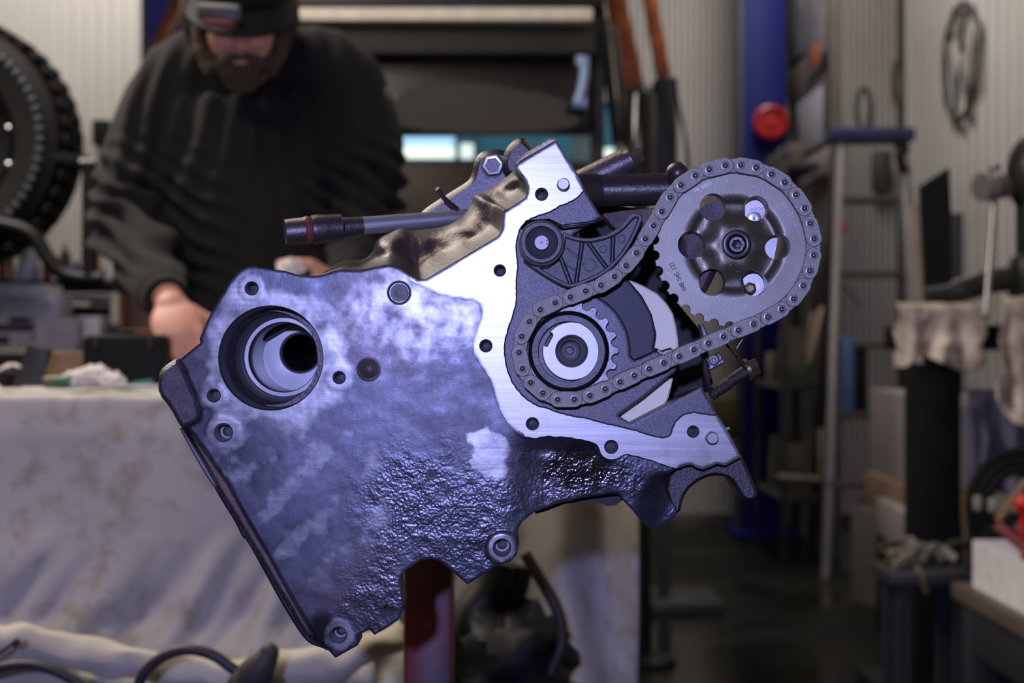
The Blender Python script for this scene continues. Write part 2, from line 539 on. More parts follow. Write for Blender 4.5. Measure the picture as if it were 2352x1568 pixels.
OUT = [(1278,322),(1297,352),(1326,398),(1345,438),(1381,497),(1316,538),(1335,590),(1400,632),(1447,643),(1478,680),(1500,722),(1510,765),(1505,800),(1518,812),
 (1556,830),(1553,852),(1480,912),(1420,955),(1450,972),(1535,928),(1612,888),(1640,938),(1672,990),(1703,1049),(1666,1069),(1647,1065),(1632,1072),(1615,1078),(1602,1075),(1588,1067),
 (1573,1069),(1555,1078),(1529,1094),(1524,1107),(1530,1128),(1541,1151),(1556,1166),(1560,1180),(1552,1192),(1519,1212),(1504,1216),(1490,1214),(1476,1200),(1455,1175),(1430,1148),(1420,1135),(1400,1136),
 (1365,1141),(1335,1145),(1280,1158),(1226,1178),(1201,1197),(1191,1213),(1188,1228),(1193,1248),(1188,1272),(1172,1290),(1146,1296),(1074,1342),(1040,1313),(1009,1288),(990,1283),(965,1288),
 (932,1310),(922,1322),(919,1335),(922,1359),(927,1384),(925,1406),(914,1424),(888,1442),(860,1458),(849,1446),(835,1452),(822,1462),(822,1482),(795,1497),(770,1511),(757,1496),(726,1471),
 (708,1435),(668,1370),(617,1275),(574,1203),(520,1105),(472,1036),(445,1000),(431,982),(458,965),(461,940),(452,915),(436,880),(424,850),(410,828),(440,803),(460,787),(458,778),(478,730),(508,679),(526,649),(550,622),(566,612),(580,611),
 (612,616),(655,622),(686,631),(712,633),(736,632),(779,620),(826,620),(862,613),(895,608),(918,615),(940,630),(958,642),(978,640),(1030,610),(1090,574),(1144,542),(1154,525),(1155,505),(1157,486),(1167,479),(1188,466),(1207,453),(1211,441),(1212,429),(1205,411),(1185,386),(1187,376),(1230,350)]
BOLT = [(1244,446,14),(1148,621,13),(1116,794,14),(1223,973,14),(1404,1026,15),(1592,991,13),(779,867,14),(491,908,15),(578,662,15)]
HOLES = [(x, y, r) for x, y, r in BOLT] + [(990,1091,11),(513,993,21),(1153,1257,20),(777,1458,19),(892,1401,14)]
BORE = (622, 822, 121)

RB0 = [(1345,436),(1339,440),(1325,455),(1305,466),(1285,473),(1262,488),(1225,498),(1203,512),(1190,534),(1184,570),(1190,610),(1186,640),(1186,690),(1179,724),(1163,765),(1158,800),(1162,840),(1176,878),(1197,906),(1228,930),(1263,939),(1301,953),(1346,960),(1398,974),(1449,985),(1487,998),(1522,1006),(1541,1001),(1546,976),(1565,954),(1589,946),(1615,950),(1660,955)]
def rough_line(pl, step, amp, f=9.0):
    pl = resample(chaikin(pl, 2, False), step, False); out = []
    for i, (x, y) in enumerate(pl):
        a = pl[max(i - 1, 0)]; b = pl[min(i + 1, len(pl) - 1)]; L = math.hypot(b[0] - a[0], b[1] - a[1]) or 1
        n = noise.noise(Vector((x / f, y / f, .7))) * amp
        out.append((x - (b[1] - a[1]) / L * n, y + (b[0] - a[0]) / L * n))
    return out
def shift_line(pl, k):
    out = []
    for i, (x, y) in enumerate(pl):
        a = pl[max(i - 1, 0)]; b = pl[min(i + 1, len(pl) - 1)]; L = math.hypot(b[0] - a[0], b[1] - a[1]) or 1
        out.append((x - (b[1] - a[1]) / L * k, y + (b[0] - a[0]) / L * k))
    return out
RB = rough_line(RB0, 4, 1.6)
AL0 = [(1720,1085),(1666,1085),(1615,1085),(1573,1075),(1545,1078),(1510,1062),(1480,1053),(1440,1043),(1422,1052),(1400,1058),(1382,1048),(1372,1020),(1340,1010),(1300,1004),(1262,1002),(1235,1006),(1205,1005),(1178,985),(1158,960),(1140,915),(1128,870),(1108,840),(1090,815),(1086,790),(1100,750),(1110,715),(1100,690),(1040,680),(1000,672),(940,640)]
AL = rough_line(AL0, 4, 2.2, 14.)
RPOLY = RB + [(1720,960),(1720,800),(1420,480)]
def f_mask(pts):
    pts = np.asarray(pts, float); x, y = pts[:, 0], pts[:, 1]
    n1 = np.array([noise.fractal(Vector((a / 70, b / 70, 3.1)), 1.0, 2.0, 4) for a, b in pts])
    n2 = np.array([noise.fractal(Vector((a / 26, b / 26, 9.1)), 1.0, 2.0, 4) for a, b in pts])
    A = [(1270,310),(1400,300)] + RB + [(1720,960)] + AL + [(960,600),(1130,500),(1150,440),(1180,370)]
    dA = sdist(pts, A)
    mA = 1 - sm(dA, -1.2, 1.2)
    Bp = [(566,612),(600,640),(612,662),(660,665),(710,680),(760,700),(790,740),(800,790),(812,840),(806,890),(770,925),(720,960),(690,1010),(668,1000),(640,985),(600,968),(575,965),(560,1000),(545,1030),(515,1042),(480,1028),(466,990),(478,950),(452,925),(465,880),(474,830),(478,760),(500,712),(525,665),(545,630)]
    dB = sdist(pts, Bp)
    mB = (1 - sm(dB + n1 * 26, -18, 16)) * (.58 + .35 * n1 + .2 * n2)
    pads = np.zeros(len(pts))
    for cx, cy, r in ((513, 993, 40), (1153, 1257, 36), (777, 1458, 36), (491, 908, 30), (779, 867, 32), (578, 662, 30), (1404, 1026, 32), (1116, 794, 28)):
        pads = np.maximum(pads, 1 - sm(np.hypot(x - cx, y - cy) + n2 * 5, r - 6, r + 5))
    C = [(1080,1000),(1120,985),(1160,1000),(1165,1050),(1155,1098),(1135,1102),(1110,1085),(1082,1060)]
    mC = (1 - sm(sdist(pts, C) + n2 * 14, -6, 10)) * .8
    # worn, polished zone between the flanges
    q = np.hypot((x - 960) / 250, (y - 715) / 150)
    mD = (1 - sm(q + n1 * .45, .35, 1.15)) * (.50 + .5 * n1 + .25 * n2)
    q2 = np.hypot((x - 700) / 330, (y - 1150) / 260)
    mE = (1 - sm(q2, .5, 1.1)) * np.clip(.25 + n1 * 1.6 + n2 * .4, 0, 1) * .42
    M = np.clip(np.maximum.reduce([mA, mB, pads * (.5 + .3 * n1), mC, mD, mE]), 0, 1)
    # pebbled sand-cast zone
    G1 = [(930,1040),(1080,1090),(1180,1070),(1290,1000),(1400,1050),(1500,1080),(1600,1120),(1560,1230),(1400,1160),(1200,1190),(1200,1320),(1074,1360),(930,1300),(940,1430),(800,1500),(800,1400),(880,1250),(850,1130)]
    G = 1 - sm(sdist(pts, G1) + n1 * 60, -60, 90)
    G = np.maximum(G, .0 * (1 - M)) * (1 - mC) * (1 - np.clip(mA, 0, 1)) * (1 - pads)
    # oily dark patch and cast recess
    O = 1 - sm(np.hypot((x - 1330) / 110, (y - 1075) / 62) + n2 * .2, .5, 1.1)
    O = np.maximum(O, (1 - sm(np.hypot((x - 740) / 40, (y - 1450) / 60), .4, 1.1)) * .8)
    R = 1 - sm(sdist(pts, RPOLY), -1.4, 1.4)
    return M, G * (1 - R), O * (1 - mA), R, n1, n2, mA, pads

POCK = [(1340,668)] + [(1306 + 141 * math.cos(math.radians(a)), 808 + 141 * math.sin(math.radians(a))) for a in range(-68, 8, 6)] + [(1458,829),(1480,820),(1503,809),(1560,800),(1560,620),(1400,620)]
def f_height(pts, M, G, R, n1, n2, mA, pads):
    x, y = pts[:, 0], pts[:, 1]
    h = R * .0012
    low = (1 - mA) * (1 - R)
    lowz = low * sm(y, 980, 1040) * sm(x, 1150, 1260)
    h = h + lowz * .0035
    h = h + (1 - pads) * low * .00012
    h = h + low * (n1 * .00015)
    h = h - G * (n2 * .0002)
    # pocket beside the crank seal
    pk = 1 - sm(sdist(pts, POCK), -3.4, .6)
    h = h + pk * .006
    # ring round the lower bosses
    for cx, cy, r in ((1153, 1257, 36), (1404, 1026, 30)):
        h = h - (1 - sm(np.hypot(x - cx, y - cy), r - 3, r + 3)) * .0012 * (1 - mA)
    # rounded lobe at the lower right
    lob = sm(x + y * .5, 2030, 2130)
    h = h + lob * sm(y, 1080, 1110) * .006
    # soft outer edges of the raw casting
    return h

KC = .64
m_cast = NT('engine_cast_iron')
_t = m_cast
_at = _t.n.new('ShaderNodeAttribute'); _at.attribute_name = 'mask'
_sep = _t.n.new('ShaderNodeSeparateColor'); _t.link(_at.outputs['Color'], _sep.inputs[0])
_M, _G, _O = _sep.outputs[0], _sep.outputs[1], _sep.outputs[2]
_rec = _t.n.new('ShaderNodeAttribute'); _rec.attribute_name = 'recess'; _R = _rec.outputs['Fac']
_n1 = _t.ramp(_t.noise(16, 6, .65), [(.36, 0.0), (.64, 1.0)])
_n2 = _t.ramp(_t.noise(70, 6, .7), [(.35, 0.0), (.7, 1.0)])
_ncast = _t.mix(_n1, (.052, .050, .066), (.125, .127, .160))
_ncast = _t.mix(_t.math('MULTIPLY', _t.ramp(_t.noise(9, 5, .6, _t.mapping(loc=(3, 1, 2))), [(.54, 0.0), (.70, 1.0)]), .45), _ncast, (.13, .070, .058))
_ncast = _t.mix(_R, _ncast, _t.mix(_t.ramp(_t.noise(1000, 3, .6), [(.38, 0.0), (.64, 1.0)]), (.10, .095, .105), (.20, .19, .21)))
_ncast = _t.mix(_t.math('SUBTRACT', _R, 1.0, True), _ncast, (.045, .042, .052))
_ncast = _t.mix(_O, _ncast, (.035, .030, .032))
_scr = _t.noise(60, 5, .7, _t.mapping((.12, 1, 6), (0, math.radians(12), 0)))
_mach = _t.mix(_t.ramp(_scr, [(.38, 0.0), (.62, 1.0)]), (.31, .30, .295), (.44, .43, .42))
_mach = _t.mix(_t.math('MULTIPLY', _t.ramp(_t.noise(32, 6, .7, _t.mapping(loc=(7, 2, 4))), [(.56, 0.0), (.70, 1.0)]), .55), _mach, (.22, .19, .175))
_Mn = _t.math('ADD', _M, _t.math('MULTIPLY', _t.math('SUBTRACT', _t.noise(90, 6, .75), .5), .55))
_Mn = _t.math('MULTIPLY', _t.ramp(_Mn, [(.18, 0.0), (.72, 1.0)]), _t.ramp(_M, [(.03, 0.0), (.12, 1.0)]))
_t.col(_t.mix(_Mn, _ncast, _mach))
_t.val('Metallic', _t.mixf(_Mn, .60, .72))
_r0 = _t.mixf(_n2, .30, .46)
_r0 = _t.mixf(_t.math('MINIMUM', _R, 1.0), _r0, .50)
_r0 = _t.mixf(_G, _r0, .27)
_r0 = _t.mixf(_O, _r0, .13)
_t.val('Roughness', _t.mixf(_Mn, _r0, _t.mixf(_scr, .30, .40)))
_peb = _t.math('ADD', _t.noise(560, 1, .4), _t.math('MULTIPLY', _t.noise(250, 0, .5), .5))
_b1 = _t.bump(_peb, _t.math('MULTIPLY', _G, .28), .0012)
_b2 = _t.bump(_t.noise(900, 3, .6), _t.mixf(_Mn, .09, .03), .0005, _b1)
_b3 = _t.bump(_scr, _t.mixf(_Mn, .0, .10), .0004, _b2)
_t.setn(_b3)
m_castbody = mat('engine_casting_side', (.10, .075, .062), .42, .55, c2=(.21, .17, .15), ns=30, bs=260, bstr=.35, bd=.001)
m_castdark = mat('engine_casting_dark', (.07, .062, .066), .42, .5, c2=(.15, .13, .135), ns=40, bs=320, bstr=.5, bd=.0012)
m_castglit = mat('engine_casting_rough', (.14, .115, .12), .35, .6, c2=(.30, .26, .27), ns=90, bs=900, bstr=.9, bd=.001)
m_rust = mat('engine_rusty_step', (.11, .06, .045), .5, .45, c2=(.20, .13, .10), ns=40, bs=300, bstr=.4)
m_bore = mat('bored_steel', (.24, .235, .24), .34, .7, c2=(.32, .315, .32), ns=60, bs=500, bstr=.04, bd=.0005)
m_borerough = mat('rough_bore_wall', (.16, .15, .16), .38, .6, c2=(.30, .29, .31), ns=150, bs=700, bstr=.9, bd=.001)
m_hole = mat('threaded_hole_steel', (.22, .21, .22), .4, .4, c2=(.36, .35, .36), ns=90)
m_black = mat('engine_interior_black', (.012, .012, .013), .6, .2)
m_machined = mat('bright_machined_steel', (.58, .57, .56), .34, .85, c2=(.66, .65, .64), ns=40)
m_steel = mat('dark_oiled_steel', (.11, .105, .105), .30, .8, c2=(.18, .17, .17), ns=60, bs=900, bstr=.25, bd=.0006)
m_plastic = mat('black_oily_plastic', (.065, .065, .068), .33, .0, c2=(.11, .108, .112), ns=300, bs=1200, bstr=.55, bd=.0006, spec=.7)
m_chain = mat('chain_steel_oily', (.36, .335, .28), .36, .5, c2=(.54, .50, .43), ns=500, bs=1300, bstr=.7, bd=.0006)
m_rivet = mat('rivet_steel', (.26, .25, .24), .32, .7)

# --- the front casting: dense relief mesh
outl = resample(OUT, 6)
hl = [circ(x, y, r + 1.5, 20) for x, y, r in HOLES] + [circ(*BORE, 72), circ(1309, 807, 60, 40)]
PKL = resample(POCK + [POCK[0]], 4, False)
vo, fo = cdt(outl, hl, 4.6, [shift_line(RB, 1.7), shift_line(RB, -1.7), shift_line(AL, 1.7), shift_line(AL, -1.7), PKL, shift_line(PKL, 3.6), shift_line(PKL, -3.6)])
pts = np.array(vo)
Mk, Gk, Ok, Rk, n1, n2, mA, pads = f_mask(pts)
Hh = f_height(pts, Mk, Gk, Rk, n1, n2, mA, pads)
# round the outline edge a little
de = np.abs(sdist(pts, outl)); Hh = Hh + (1 - sm(de, 0, 3)) * .0004
vs = [E(x, y, 0) + Vector((0, h, 0)) for (x, y), h in zip(vo, Hh)]
key = {(round(x, 2), round(y, 2)): i for i, (x, y) in enumerate(vo)}
fmb = MB(); fmb.add(vs, fo, 0)
def wall_loop(lp, back, mi, segs=3):
    n = len(lp); front = []
    for x, y in lp:
        i = key.get((round(x, 2), round(y, 2)))
        front.append(vs[i] if i is not None else E(x, y, .001))
    V = list(front)
    for s in range(1, segs + 1):
        V += [Vector((a.x, a.y + (D0 + back - a.y) * s / segs, a.z)) for a in front]
    fmb.add(V, [(r * n + i, r * n + (i + 1) % n, (r + 1) * n + (i + 1) % n, (r + 1) * n + i) for r in range(segs) for i in range(n)], mi)
wall_loop(outl, .028, 1)
casting = fmb.build('front_casting', [m_cast.m, m_castbody], eng, smooth=40)
def set_attr(o, M, G, O, R):
    n = len(o.data.vertices)
    a = o.data.color_attributes.new('mask', 'FLOAT_COLOR', 'POINT')
    buf = np.zeros((n, 4), np.float32); k = len(M); buf[:, 3] = 1
    buf[:k, 0] = M; buf[:k, 1] = G; buf[:k, 2] = O
    a.data.foreach_set('color', buf.ravel())
    b = o.data.attributes.new('recess', 'FLOAT', 'POINT'); bb = np.zeros(n, np.float32); bb[:k] = R
    b.data.foreach_set('value', bb)
set_attr(casting, Mk, Gk, Ok, Rk + (1 - sm(sdist(pts, POCK), -3.4, .6)))
# --- bolt holes: chamfer, threaded wall, drilled cone
def px2m(r, d=0): return r * (D0 + d) / F
for x, y, r in HOLES:
    rr = px2m(r); mb = MB(); c = E(x, y, 0)
    through = (x, y) in ((892, 1401),)
    dz = .002 if y > 1000 and 1000 < x < 1500 else 0.0
    prof = [(px2m(r + 1.6), dz + .0006), (rr * .93, dz + .0018)]
    h = dz + .0022
    while h < .014:
        prof += [(rr * .93, h), (rr * .84, h + .0005)]; h += .001
    if through: prof += [(rr * .8, .03)]
    elif r > 18: prof += [(rr * .84, .016), (rr * .60, .016), (rr * .58, .024), (0.0002, .026)]
    elif r < 12: prof = [(px2m(r + 1.6), .0006), (rr, .003), (rr * .55, .0035), (rr * .5, .006), (0.0002, .007)]
    else: prof += [(rr * .84, .017), (0.0002, .0195)]
    mb.lathe(c, (0, 1, 0), prof, 28, cap=False)
    mb.build('bolt_hole', m_hole, casting, smooth=50)
# --- core plug and cast dimple in the face
mb = MB(); c = E(917, 672, 0)
mb.lathe(c, (0, -1, 0), [(px2m(28), -.001), (px2m(28), .0010), (px2m(25), .0012), (px2m(23.5), .0), (px2m(22), -.0002), (px2m(10), .0004), (.0001, .0005)], 40, cap=False)
mb.build('core_plug', mat('core_plug_steel', (.10, .09, .095), .5, .4, c2=(.17, .155, .16), ns=90), eng, smooth=40)
mb = MB(); c = E(847, 848, 0)
mb.lathe(c, (0, -1, 0), [(px2m(29), -.0005), (px2m(28), .0008), (px2m(25), .0009), (px2m(23), -.0001), (px2m(21), .0), (px2m(11), .0014), (.0001, .0018)], 40, cap=False)
mb.build('core_plug', mat('core_plug_dark', (.08, .062, .06), .42, .4, c2=(.15, .13, .13), ns=90), eng, smooth=60)
# --- big bore on the left: stepped rings seen at a slant
bx, by, br = BORE
c = E(bx, by, 0)
mb = MB()
mb.lathe(c, (0, 1, 0), [(px2m(br + .5), .0004), (px2m(br - 3), .003), (px2m(br - 3), .026), (px2m(br - 12), .034), (px2m(br - 15), .038)], 80, cap=False)
mb.build('bore_wall', m_borerough, casting, smooth=50)
mb = MB()
mb.lathe(c, (0, 1, 0), [(px2m(106), .036), (px2m(100), .044), (px2m(97), .052)], 80, cap=False)
mb.build('bore_step', m_hole, casting, smooth=50)
mb = MB()
mb.lathe(c, (0, 1, 0), [(px2m(97), .052), (px2m(95), .0535), (px2m(86), .0535), (px2m(84), .055), (px2m(84), .085), (px2m(88), .087), (px2m(88), .118)], 80, cap=False)
mb.build('bearing_sleeve', m_bore, casting, smooth=40)
mb = MB()
plate(mb, circ(bx, by, 0, 3) if False else [(560, 740), (600, 715), (700, 715), (760, 760), (770, 900), (700, 960), (560, 940), (540, 840)], .118, .012, holes=[circ(690, 810, 43, 40)], chamfer=.0015)
mb.build('deep_web', m_bore, casting, smooth=30)
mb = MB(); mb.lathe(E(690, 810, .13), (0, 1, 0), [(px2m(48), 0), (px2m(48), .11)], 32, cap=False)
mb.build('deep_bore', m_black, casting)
# cast overhang inside the bore at the upper left
mb = MB(); plate(mb, [(566, 800), (575, 745), (600, 722), (665, 722), (672, 742), (640, 762), (575, 800)], .10, .017, chamfer=.002)
mb.build('inner_web', m_castdark, casting, smooth=30)

# --- left mounting pad and pan rail
mb = MB()
PAD = chaikin([(361,868),(364,856),(372,843),(402,822),(412,826),(426,850),(438,880),(453,915),(463,945),(459,966),(440,978),(424,984),(414,984),(388,935),(362,905)], 1)
plate(mb, PAD, .006, .06, chamfer=.003)
mb.build('mounting_pad', m_castglit, eng, smooth=50)
mb = MB()
plate(mb, [(414,984),(424,984),(448,1004),(476,1040),(524,1108),(578,1206),(622,1278),(672,1372),(712,1440),(730,1474),(712,1476),(690,1440),(655,1382),(610,1300),(560,1215),(500,1120),(455,1052)], .009, .05, chamfer=.0015)
mb.build('rail_groove', m_rust, eng, smooth=30)
mb = MB()
plate(mb, [(412,984),(420,984),(437,1010),(466,1056),(500,1116),(487,1114),(470,1088),(440,1036)], .0, .02, chamfer=.0008)
mb.build('gasket_strip', m_machined if False else mat('worn_rail_edge', (.2, .18, .2), .35, .7), eng, smooth=30)
mb = MB()
plate(mb, chaikin([(487,1112),(502,1116),(545,1188),(590,1262),(640,1348),(668,1392),(694,1440),(722,1474),(742,1474),(757,1496),(738,1488),(718,1482),(700,1470),(676,1436),(640,1376),(600,1302),(564,1238),(556,1236),(540,1200),(505,1145)], 1), .003, .045, chamfer=.0015, step=0)
mb.build('pan_rail', mat('oily_pan_rail', (.035, .03, .033), .25, .4, c2=(.09, .08, .085), ns=60, bs=700, bstr=1.0, bd=.001), eng, smooth=30)

# --- upper casting that climbs away behind the front face
FR = [(736,632),(779,620),(826,620),(862,613),(895,608),(918,615),(940,630),(958,642),(978,640),(1030,610),(1090,574),(1144,542),(1154,525),(1157,486),(1167,479),(1207,453),(1212,429),(1205,411),(1187,384)]
BK = [(752,618),(797,595),(832,595),(852,580),(866,545),(895,528),(922,517),(942,522),(962,521),(1010,516),(1040,506),(1064,486),(1080,464),(1086,447),(1108,438),(1135,424),(1158,406),(1172,396),(1184,382)]
FRr = catmull([(a, b, 0) for a, b in FR], 6); BKr = catmull([(a, b, 0) for a, b in BK], 6)
prof = [(0, .001), (.12, .016), (.28, .034), (.36, .040), (.50, .044), (.66, .048), (.80, .054), (.92, .068), (1.0, .088)]
nn_ = len(FRr); V = []; K = len(prof)
tt = []; 
for j, (t, d) in enumerate(prof):
    for i in range(nn_):
        a = FRr[i]; b = BKr[i]
        # ridge waves running over the casting
        w = math.sin(i * .16) * .5 + math.sin(i * .37 + 1) * .3
        tw = t + (.05 * w) * math.sin(PI * t)
        x = a.x + (b.x - a.x) * tw; y = a.y + (b.y - a.y) * tw
        nz = noise.noise(Vector((x / 30, y / 30, 1.3)))
        ddv = d * (1 + .18 * w * math.sin(PI * t)) + nz * .005 * math.sin(PI * min(t * 1.2, 1))
        V.append(E(x, y, ddv))
for i in range(nn_):      # skirt down behind the crest
    b = BKr[i]; V.append(E(b.x + (1100 - b.x) * .15, b.y + 70, .16))
K2 = K + 1
mb = MB(); mb.add(V, [(r * nn_ + i, r * nn_ + i + 1, (r + 1) * nn_ + i + 1, (r + 1) * nn_ + i) for r in range(K2 - 1) for i in range(nn_ - 1)])
mb.build('crankcase_top', mat('crankcase_top_iron', (.085, .062, .056), .38, .5, c2=(.17, .135, .125), ns=26, bs=350, bstr=.45, bd=.001), eng, smooth=180, sub=2)
# brushed top of the flange tip, warm overhead light put into its tan
mb = MB()
plate(mb, [(1186,378),(1184,374),(1205,352),(1240,332),(1262,318),(1276,317),(1280,324),(1232,352)], .006, .05, chamfer=.001)
mb.build('flange_top', mat('warm_lit_flange_top', (.30, .22, .16), .45, .6, c2=(.5, .42, .34), ns=60, bs=300, bstr=.4), eng, smooth=30)

# --- bracket with the hex socket behind the top edge
mb = MB()
BR = chaikin([(955,500),(975,478),(1010,455),(1050,430),(1076,414),(1084,398),(1088,372),(1098,352),(1118,342),(1150,341),(1160,346),(1168,336),(1178,322),(1196,313),(1210,318),(1228,345),(1240,360),(1235,400),(1180,440),(1100,520),(1000,540)], 2)
plate(mb, BR, .10, .035, chamfer=.004)
brk = mb.build('engine_mount_bracket', mat('bracket_iron', (.085, .075, .08), .38, .6, c2=(.17, .15, .16), ns=30, bs=400, bstr=.4), eng, smooth=60)
mb = MB(); c = E(1132, 381, .10)
mb.lathe(c, (0, -1, 0), [(px2m(27, .1), 0), (px2m(27, .1), .003), (px2m(23, .1), .0042), (px2m(18, .1), .004), (px2m(16.5, .1), -.004), (px2m(16, .1), -.012), (.0001, -.014)], 6, cap=False, start=.4)
mb.lathe(c, (0, -1, 0), [(px2m(28, .1), 0), (px2m(28, .1), .0012), (px2m(24, .1), .0016)], 36, cap=False)
mb.build('hex_nut', m_machined, brk, smooth=25)
mb = MB(); plate(mb, chaikin([(1160,345),(1168,332),(1180,321),(1197,313),(1212,322),(1240,352),(1232,372),(1200,398),(1165,410),(1150,380)], 1), .085, .03, chamfer=.004)
mb.build('bracket_lug', m_castdark, brk, smooth=60)
mb = MB(); mb.tube([E(1004, 433, .075), E(1020, 455, .08), E(1034, 468, .085), E(1050, 480, .09)], px2m(6, .08), 10)
mb.build('lever_rod', mat('rusty_rod', (.15, .10, .08), .5, .5), brk)

# --- steel coolant pipe with flared end
mb = MB()
a = E(655, 533, .07); b = E(1075, 498, .10); ax = (b - a)
L = ax.length; u = ax.normalized()
R1 = px2m(33, .07)
mb.lathe(a, u, [(R1 * .6, .001), (R1 * .86, 0), (R1 * .9, .0015), (R1 * .93, .012), (R1 * .95, .0125)], 40, cap=True)
mb.lathe(a, u, [(R1 * 1.0, .017), (R1 * 1.05, .020), (R1 * .98, .026), (R1 * .95, .036), (R1 * .70, .0375), (R1 * .66, .044), (R1 * .64, .05)], 40)
pipe = mb.build('pipe_end_fitting', mat('fitting_dark_steel', (.11, .09, .085), .38, .7, c2=(.2, .17, .16), ns=60, bs=500, bstr=.3), eng, smooth=35)
mb = MB(); mb.lathe(a, u, [(R1 * .9, .0125), (R1 * 1.0, .0135), (R1 * 1.0, .0155), (R1 * .9, .017)], 40, cap=False)
mb.build('seal_ring', mat('red_brown_seal', (.28, .07, .04), .5), pipe)
mb = MB(); mb.lathe(a, u, [(R1 * .64, .037), (R1 * .62, .06), (R1 * .56, L)], 40)
mb.build('coolant_pipe', mat('chromed_pipe', (.75, .73, .74), .30, .7, c2=(.85, .83, .84), ns=12), eng, smooth=60)
# --- body behind the front plate
BODY = [(560,650),(700,650),(900,640),(1160,560),(1290,545),(1320,620),(1400,690),(1480,730),(1500,820),(1500,905),(1400,1000),(1400,1095),(1200,1130),(1060,1200),(900,1270),(720,1330),(600,1120),(520,980),(490,860),(520,720)]
mb = MB(); plate(mb, BODY, .028, .09, holes=[circ(bx, by, 108, 48)], back=False)
mb.build('crankcase', m_castdark, eng, smooth=30)
mb = MB(); plate(mb, [(x * .86 + 150, y * .86 + 118) for x, y in BODY], .131, .20, holes=[circ(694, 810, 52, 32)])
mb.build('crankcase_rear', m_castdark, eng, smooth=30)
# face of the crank seal carrier and black plate with the crankcase shadow put into its colour
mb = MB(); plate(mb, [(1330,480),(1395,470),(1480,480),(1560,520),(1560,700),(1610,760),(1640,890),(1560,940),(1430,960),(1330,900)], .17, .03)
mb.build('interior_shadow_plate', m_black, eng, smooth=30)
mb = MB(); plate(mb, [(1383,491),(1430,484),(1505,476),(1540,500),(1530,540),(1470,560),(1405,520)], .012, .02, chamfer=.001)
mb.build('head_edge', m_castglit, eng, smooth=30)

# --- ribbed cream ring behind the open side (seen in two pieces)
KC = 1.0
t = NT('ribbed_cream_ring')
w_ = t.n.new('ShaderNodeTexWave'); w_.wave_type = 'BANDS'; w_.bands_direction = 'X'
w_.inputs['Scale'].default_value = 1.0; w_.inputs['Distortion'].default_value = .3; w_.inputs['Detail'].default_value = 1
sc_ = .5 / px2m(4.6)
t.link(t.mapping((1, 1, 1), (0, math.radians(-28), 0)), w_.inputs['Vector']); w_.inputs['Scale'].default_value = 2 * PI / 20 / px2m(4.6)
t.col(t.mix(t.ramp(w_.outputs['Fac'], [(.25, 0.0), (.6, 1.0)]), (.74, .68, .46), (1.0, .95, .70)))
t.setn(t.bump(w_.outputs['Fac'], .2, .0004)); t.val('Roughness', .5); m_rib = t.m
mb = MB()
plate(mb, [(1442,643),(1456,646),(1478,656),(1510,674),(1532,697),(1546,720),(1553,748),(1558,780),(1560,830),(1548,850),(1470,870),(1440,820),(1440,700)], .020, .012, chamfer=.001)
plate(mb, [(1405,938),(1440,975),(1452,974),(1500,948),(1526,932),(1535,915),(1542,892),(1546,868),(1500,880),(1440,915)], .020, .012, chamfer=.001)
mb.build('ribbed_ring', m_rib, eng, smooth=30)
mb = MB(); plate(mb, [(1508,799),(1520,805),(1541,798),(1548,806),(1548,832),(1520,840),(1506,820)], .002, .012, chamfer=.001)
mb.build('timing_tab', m_steel, eng, smooth=30)

KC = .66
# --- crankshaft sprocket
CK = (1304, 806); CR = 112.0
dK = -.006
def sprocket_outline(cx, cy, tip, pitch_r, n, bite, ph, half):
    """toothed rim: circular gullets on the pitch circle, blunt tips"""
    out = []
    for k in range(n):
        a = ph + 2 * PI * k / n            # gullet centre
        gx, gy = cx + pitch_r * math.cos(a), cy + pitch_r * math.sin(a)
        # entry from previous tip to next tip
        for j in range(9):
            b = PI * (0.5 + j / 8.0)
            lx, ly = math.cos(b) * bite, -math.sin(b) * bite
            x = gx + lx * math.cos(a) - ly * math.sin(a); y = gy + lx * math.sin(a) + ly * math.cos(a)
            if j == 0 and math.hypot(x - cx, y - cy) > tip: pass
            out.append((x, y))
        for s in (.5 - half, .5 + half):
            b = a + 2 * PI / n * s
            out.append((cx + tip * math.cos(b), cy + tip * math.sin(b)))
    return out
mb = MB()
OC = sprocket_outline(CK[0], CK[1], 118, 113, 19, 10.5, math.radians(-48), .10)
plate(mb, OC, dK, .006, holes=[circ(1306, 807, 92, 64)], chamfer=.0004)
crk = mb.build('crank_sprocket', mat('crank_sprocket_steel', (.24, .235, .24), .36, .7, c2=(.42, .41, .42), ns=90, bs=900, bstr=.3), eng, smooth=30)
mb = MB(); c = E(1305.5, 807, dK)
q = lambda r: px2m(r, dK)
mb.lathe(c, (0, 1, 0), [(q(93), .0), (q(91.5), .0012), (q(90.5), .0026), (q(89.5), .0004), (q(88.6), .0002), (q(87.5), .0028), (q(86.0), .0030), (q(84.5), .0006), (q(83.5), .0)], 96, cap=False)
mb.build('seal_groove', m_black, crk, smooth=20)
mb = MB()
mb.lathe(c, (0, 1, 0), [(q(83.5), .0), (q(70), .0), (q(69), .0012)], 96, cap=False)
mb.build('lettered_ring', mat('lettered_ring_cast', (.20, .195, .20), .42, .5, c2=(.34, .33, .34), ns=420, bs=1300, bstr=.8, bd=.0005), crk, smooth=30)
mb = MB()
def arc_text(cx, cy, r, a0, step, d):
    def place(i, n):
        a = math.radians(a0 + step * i)
        o = E(cx + r * math.cos(a), cy + r * math.sin(a), d)
        up = Vector((math.cos(a), 0, -math.sin(a))); return o, Vector((-math.sin(a), 0, -math.cos(a))), up
    return place
text_mesh(mb, '06A 105 209', arc_text(1306, 807, 71, -128, 5.9, dK - .0001), .0041, .0005)
text_mesh(mb, 'AUDI', arc_text(1306, 807, 72, -25, 7, dK - .0001), .0038, .0005)
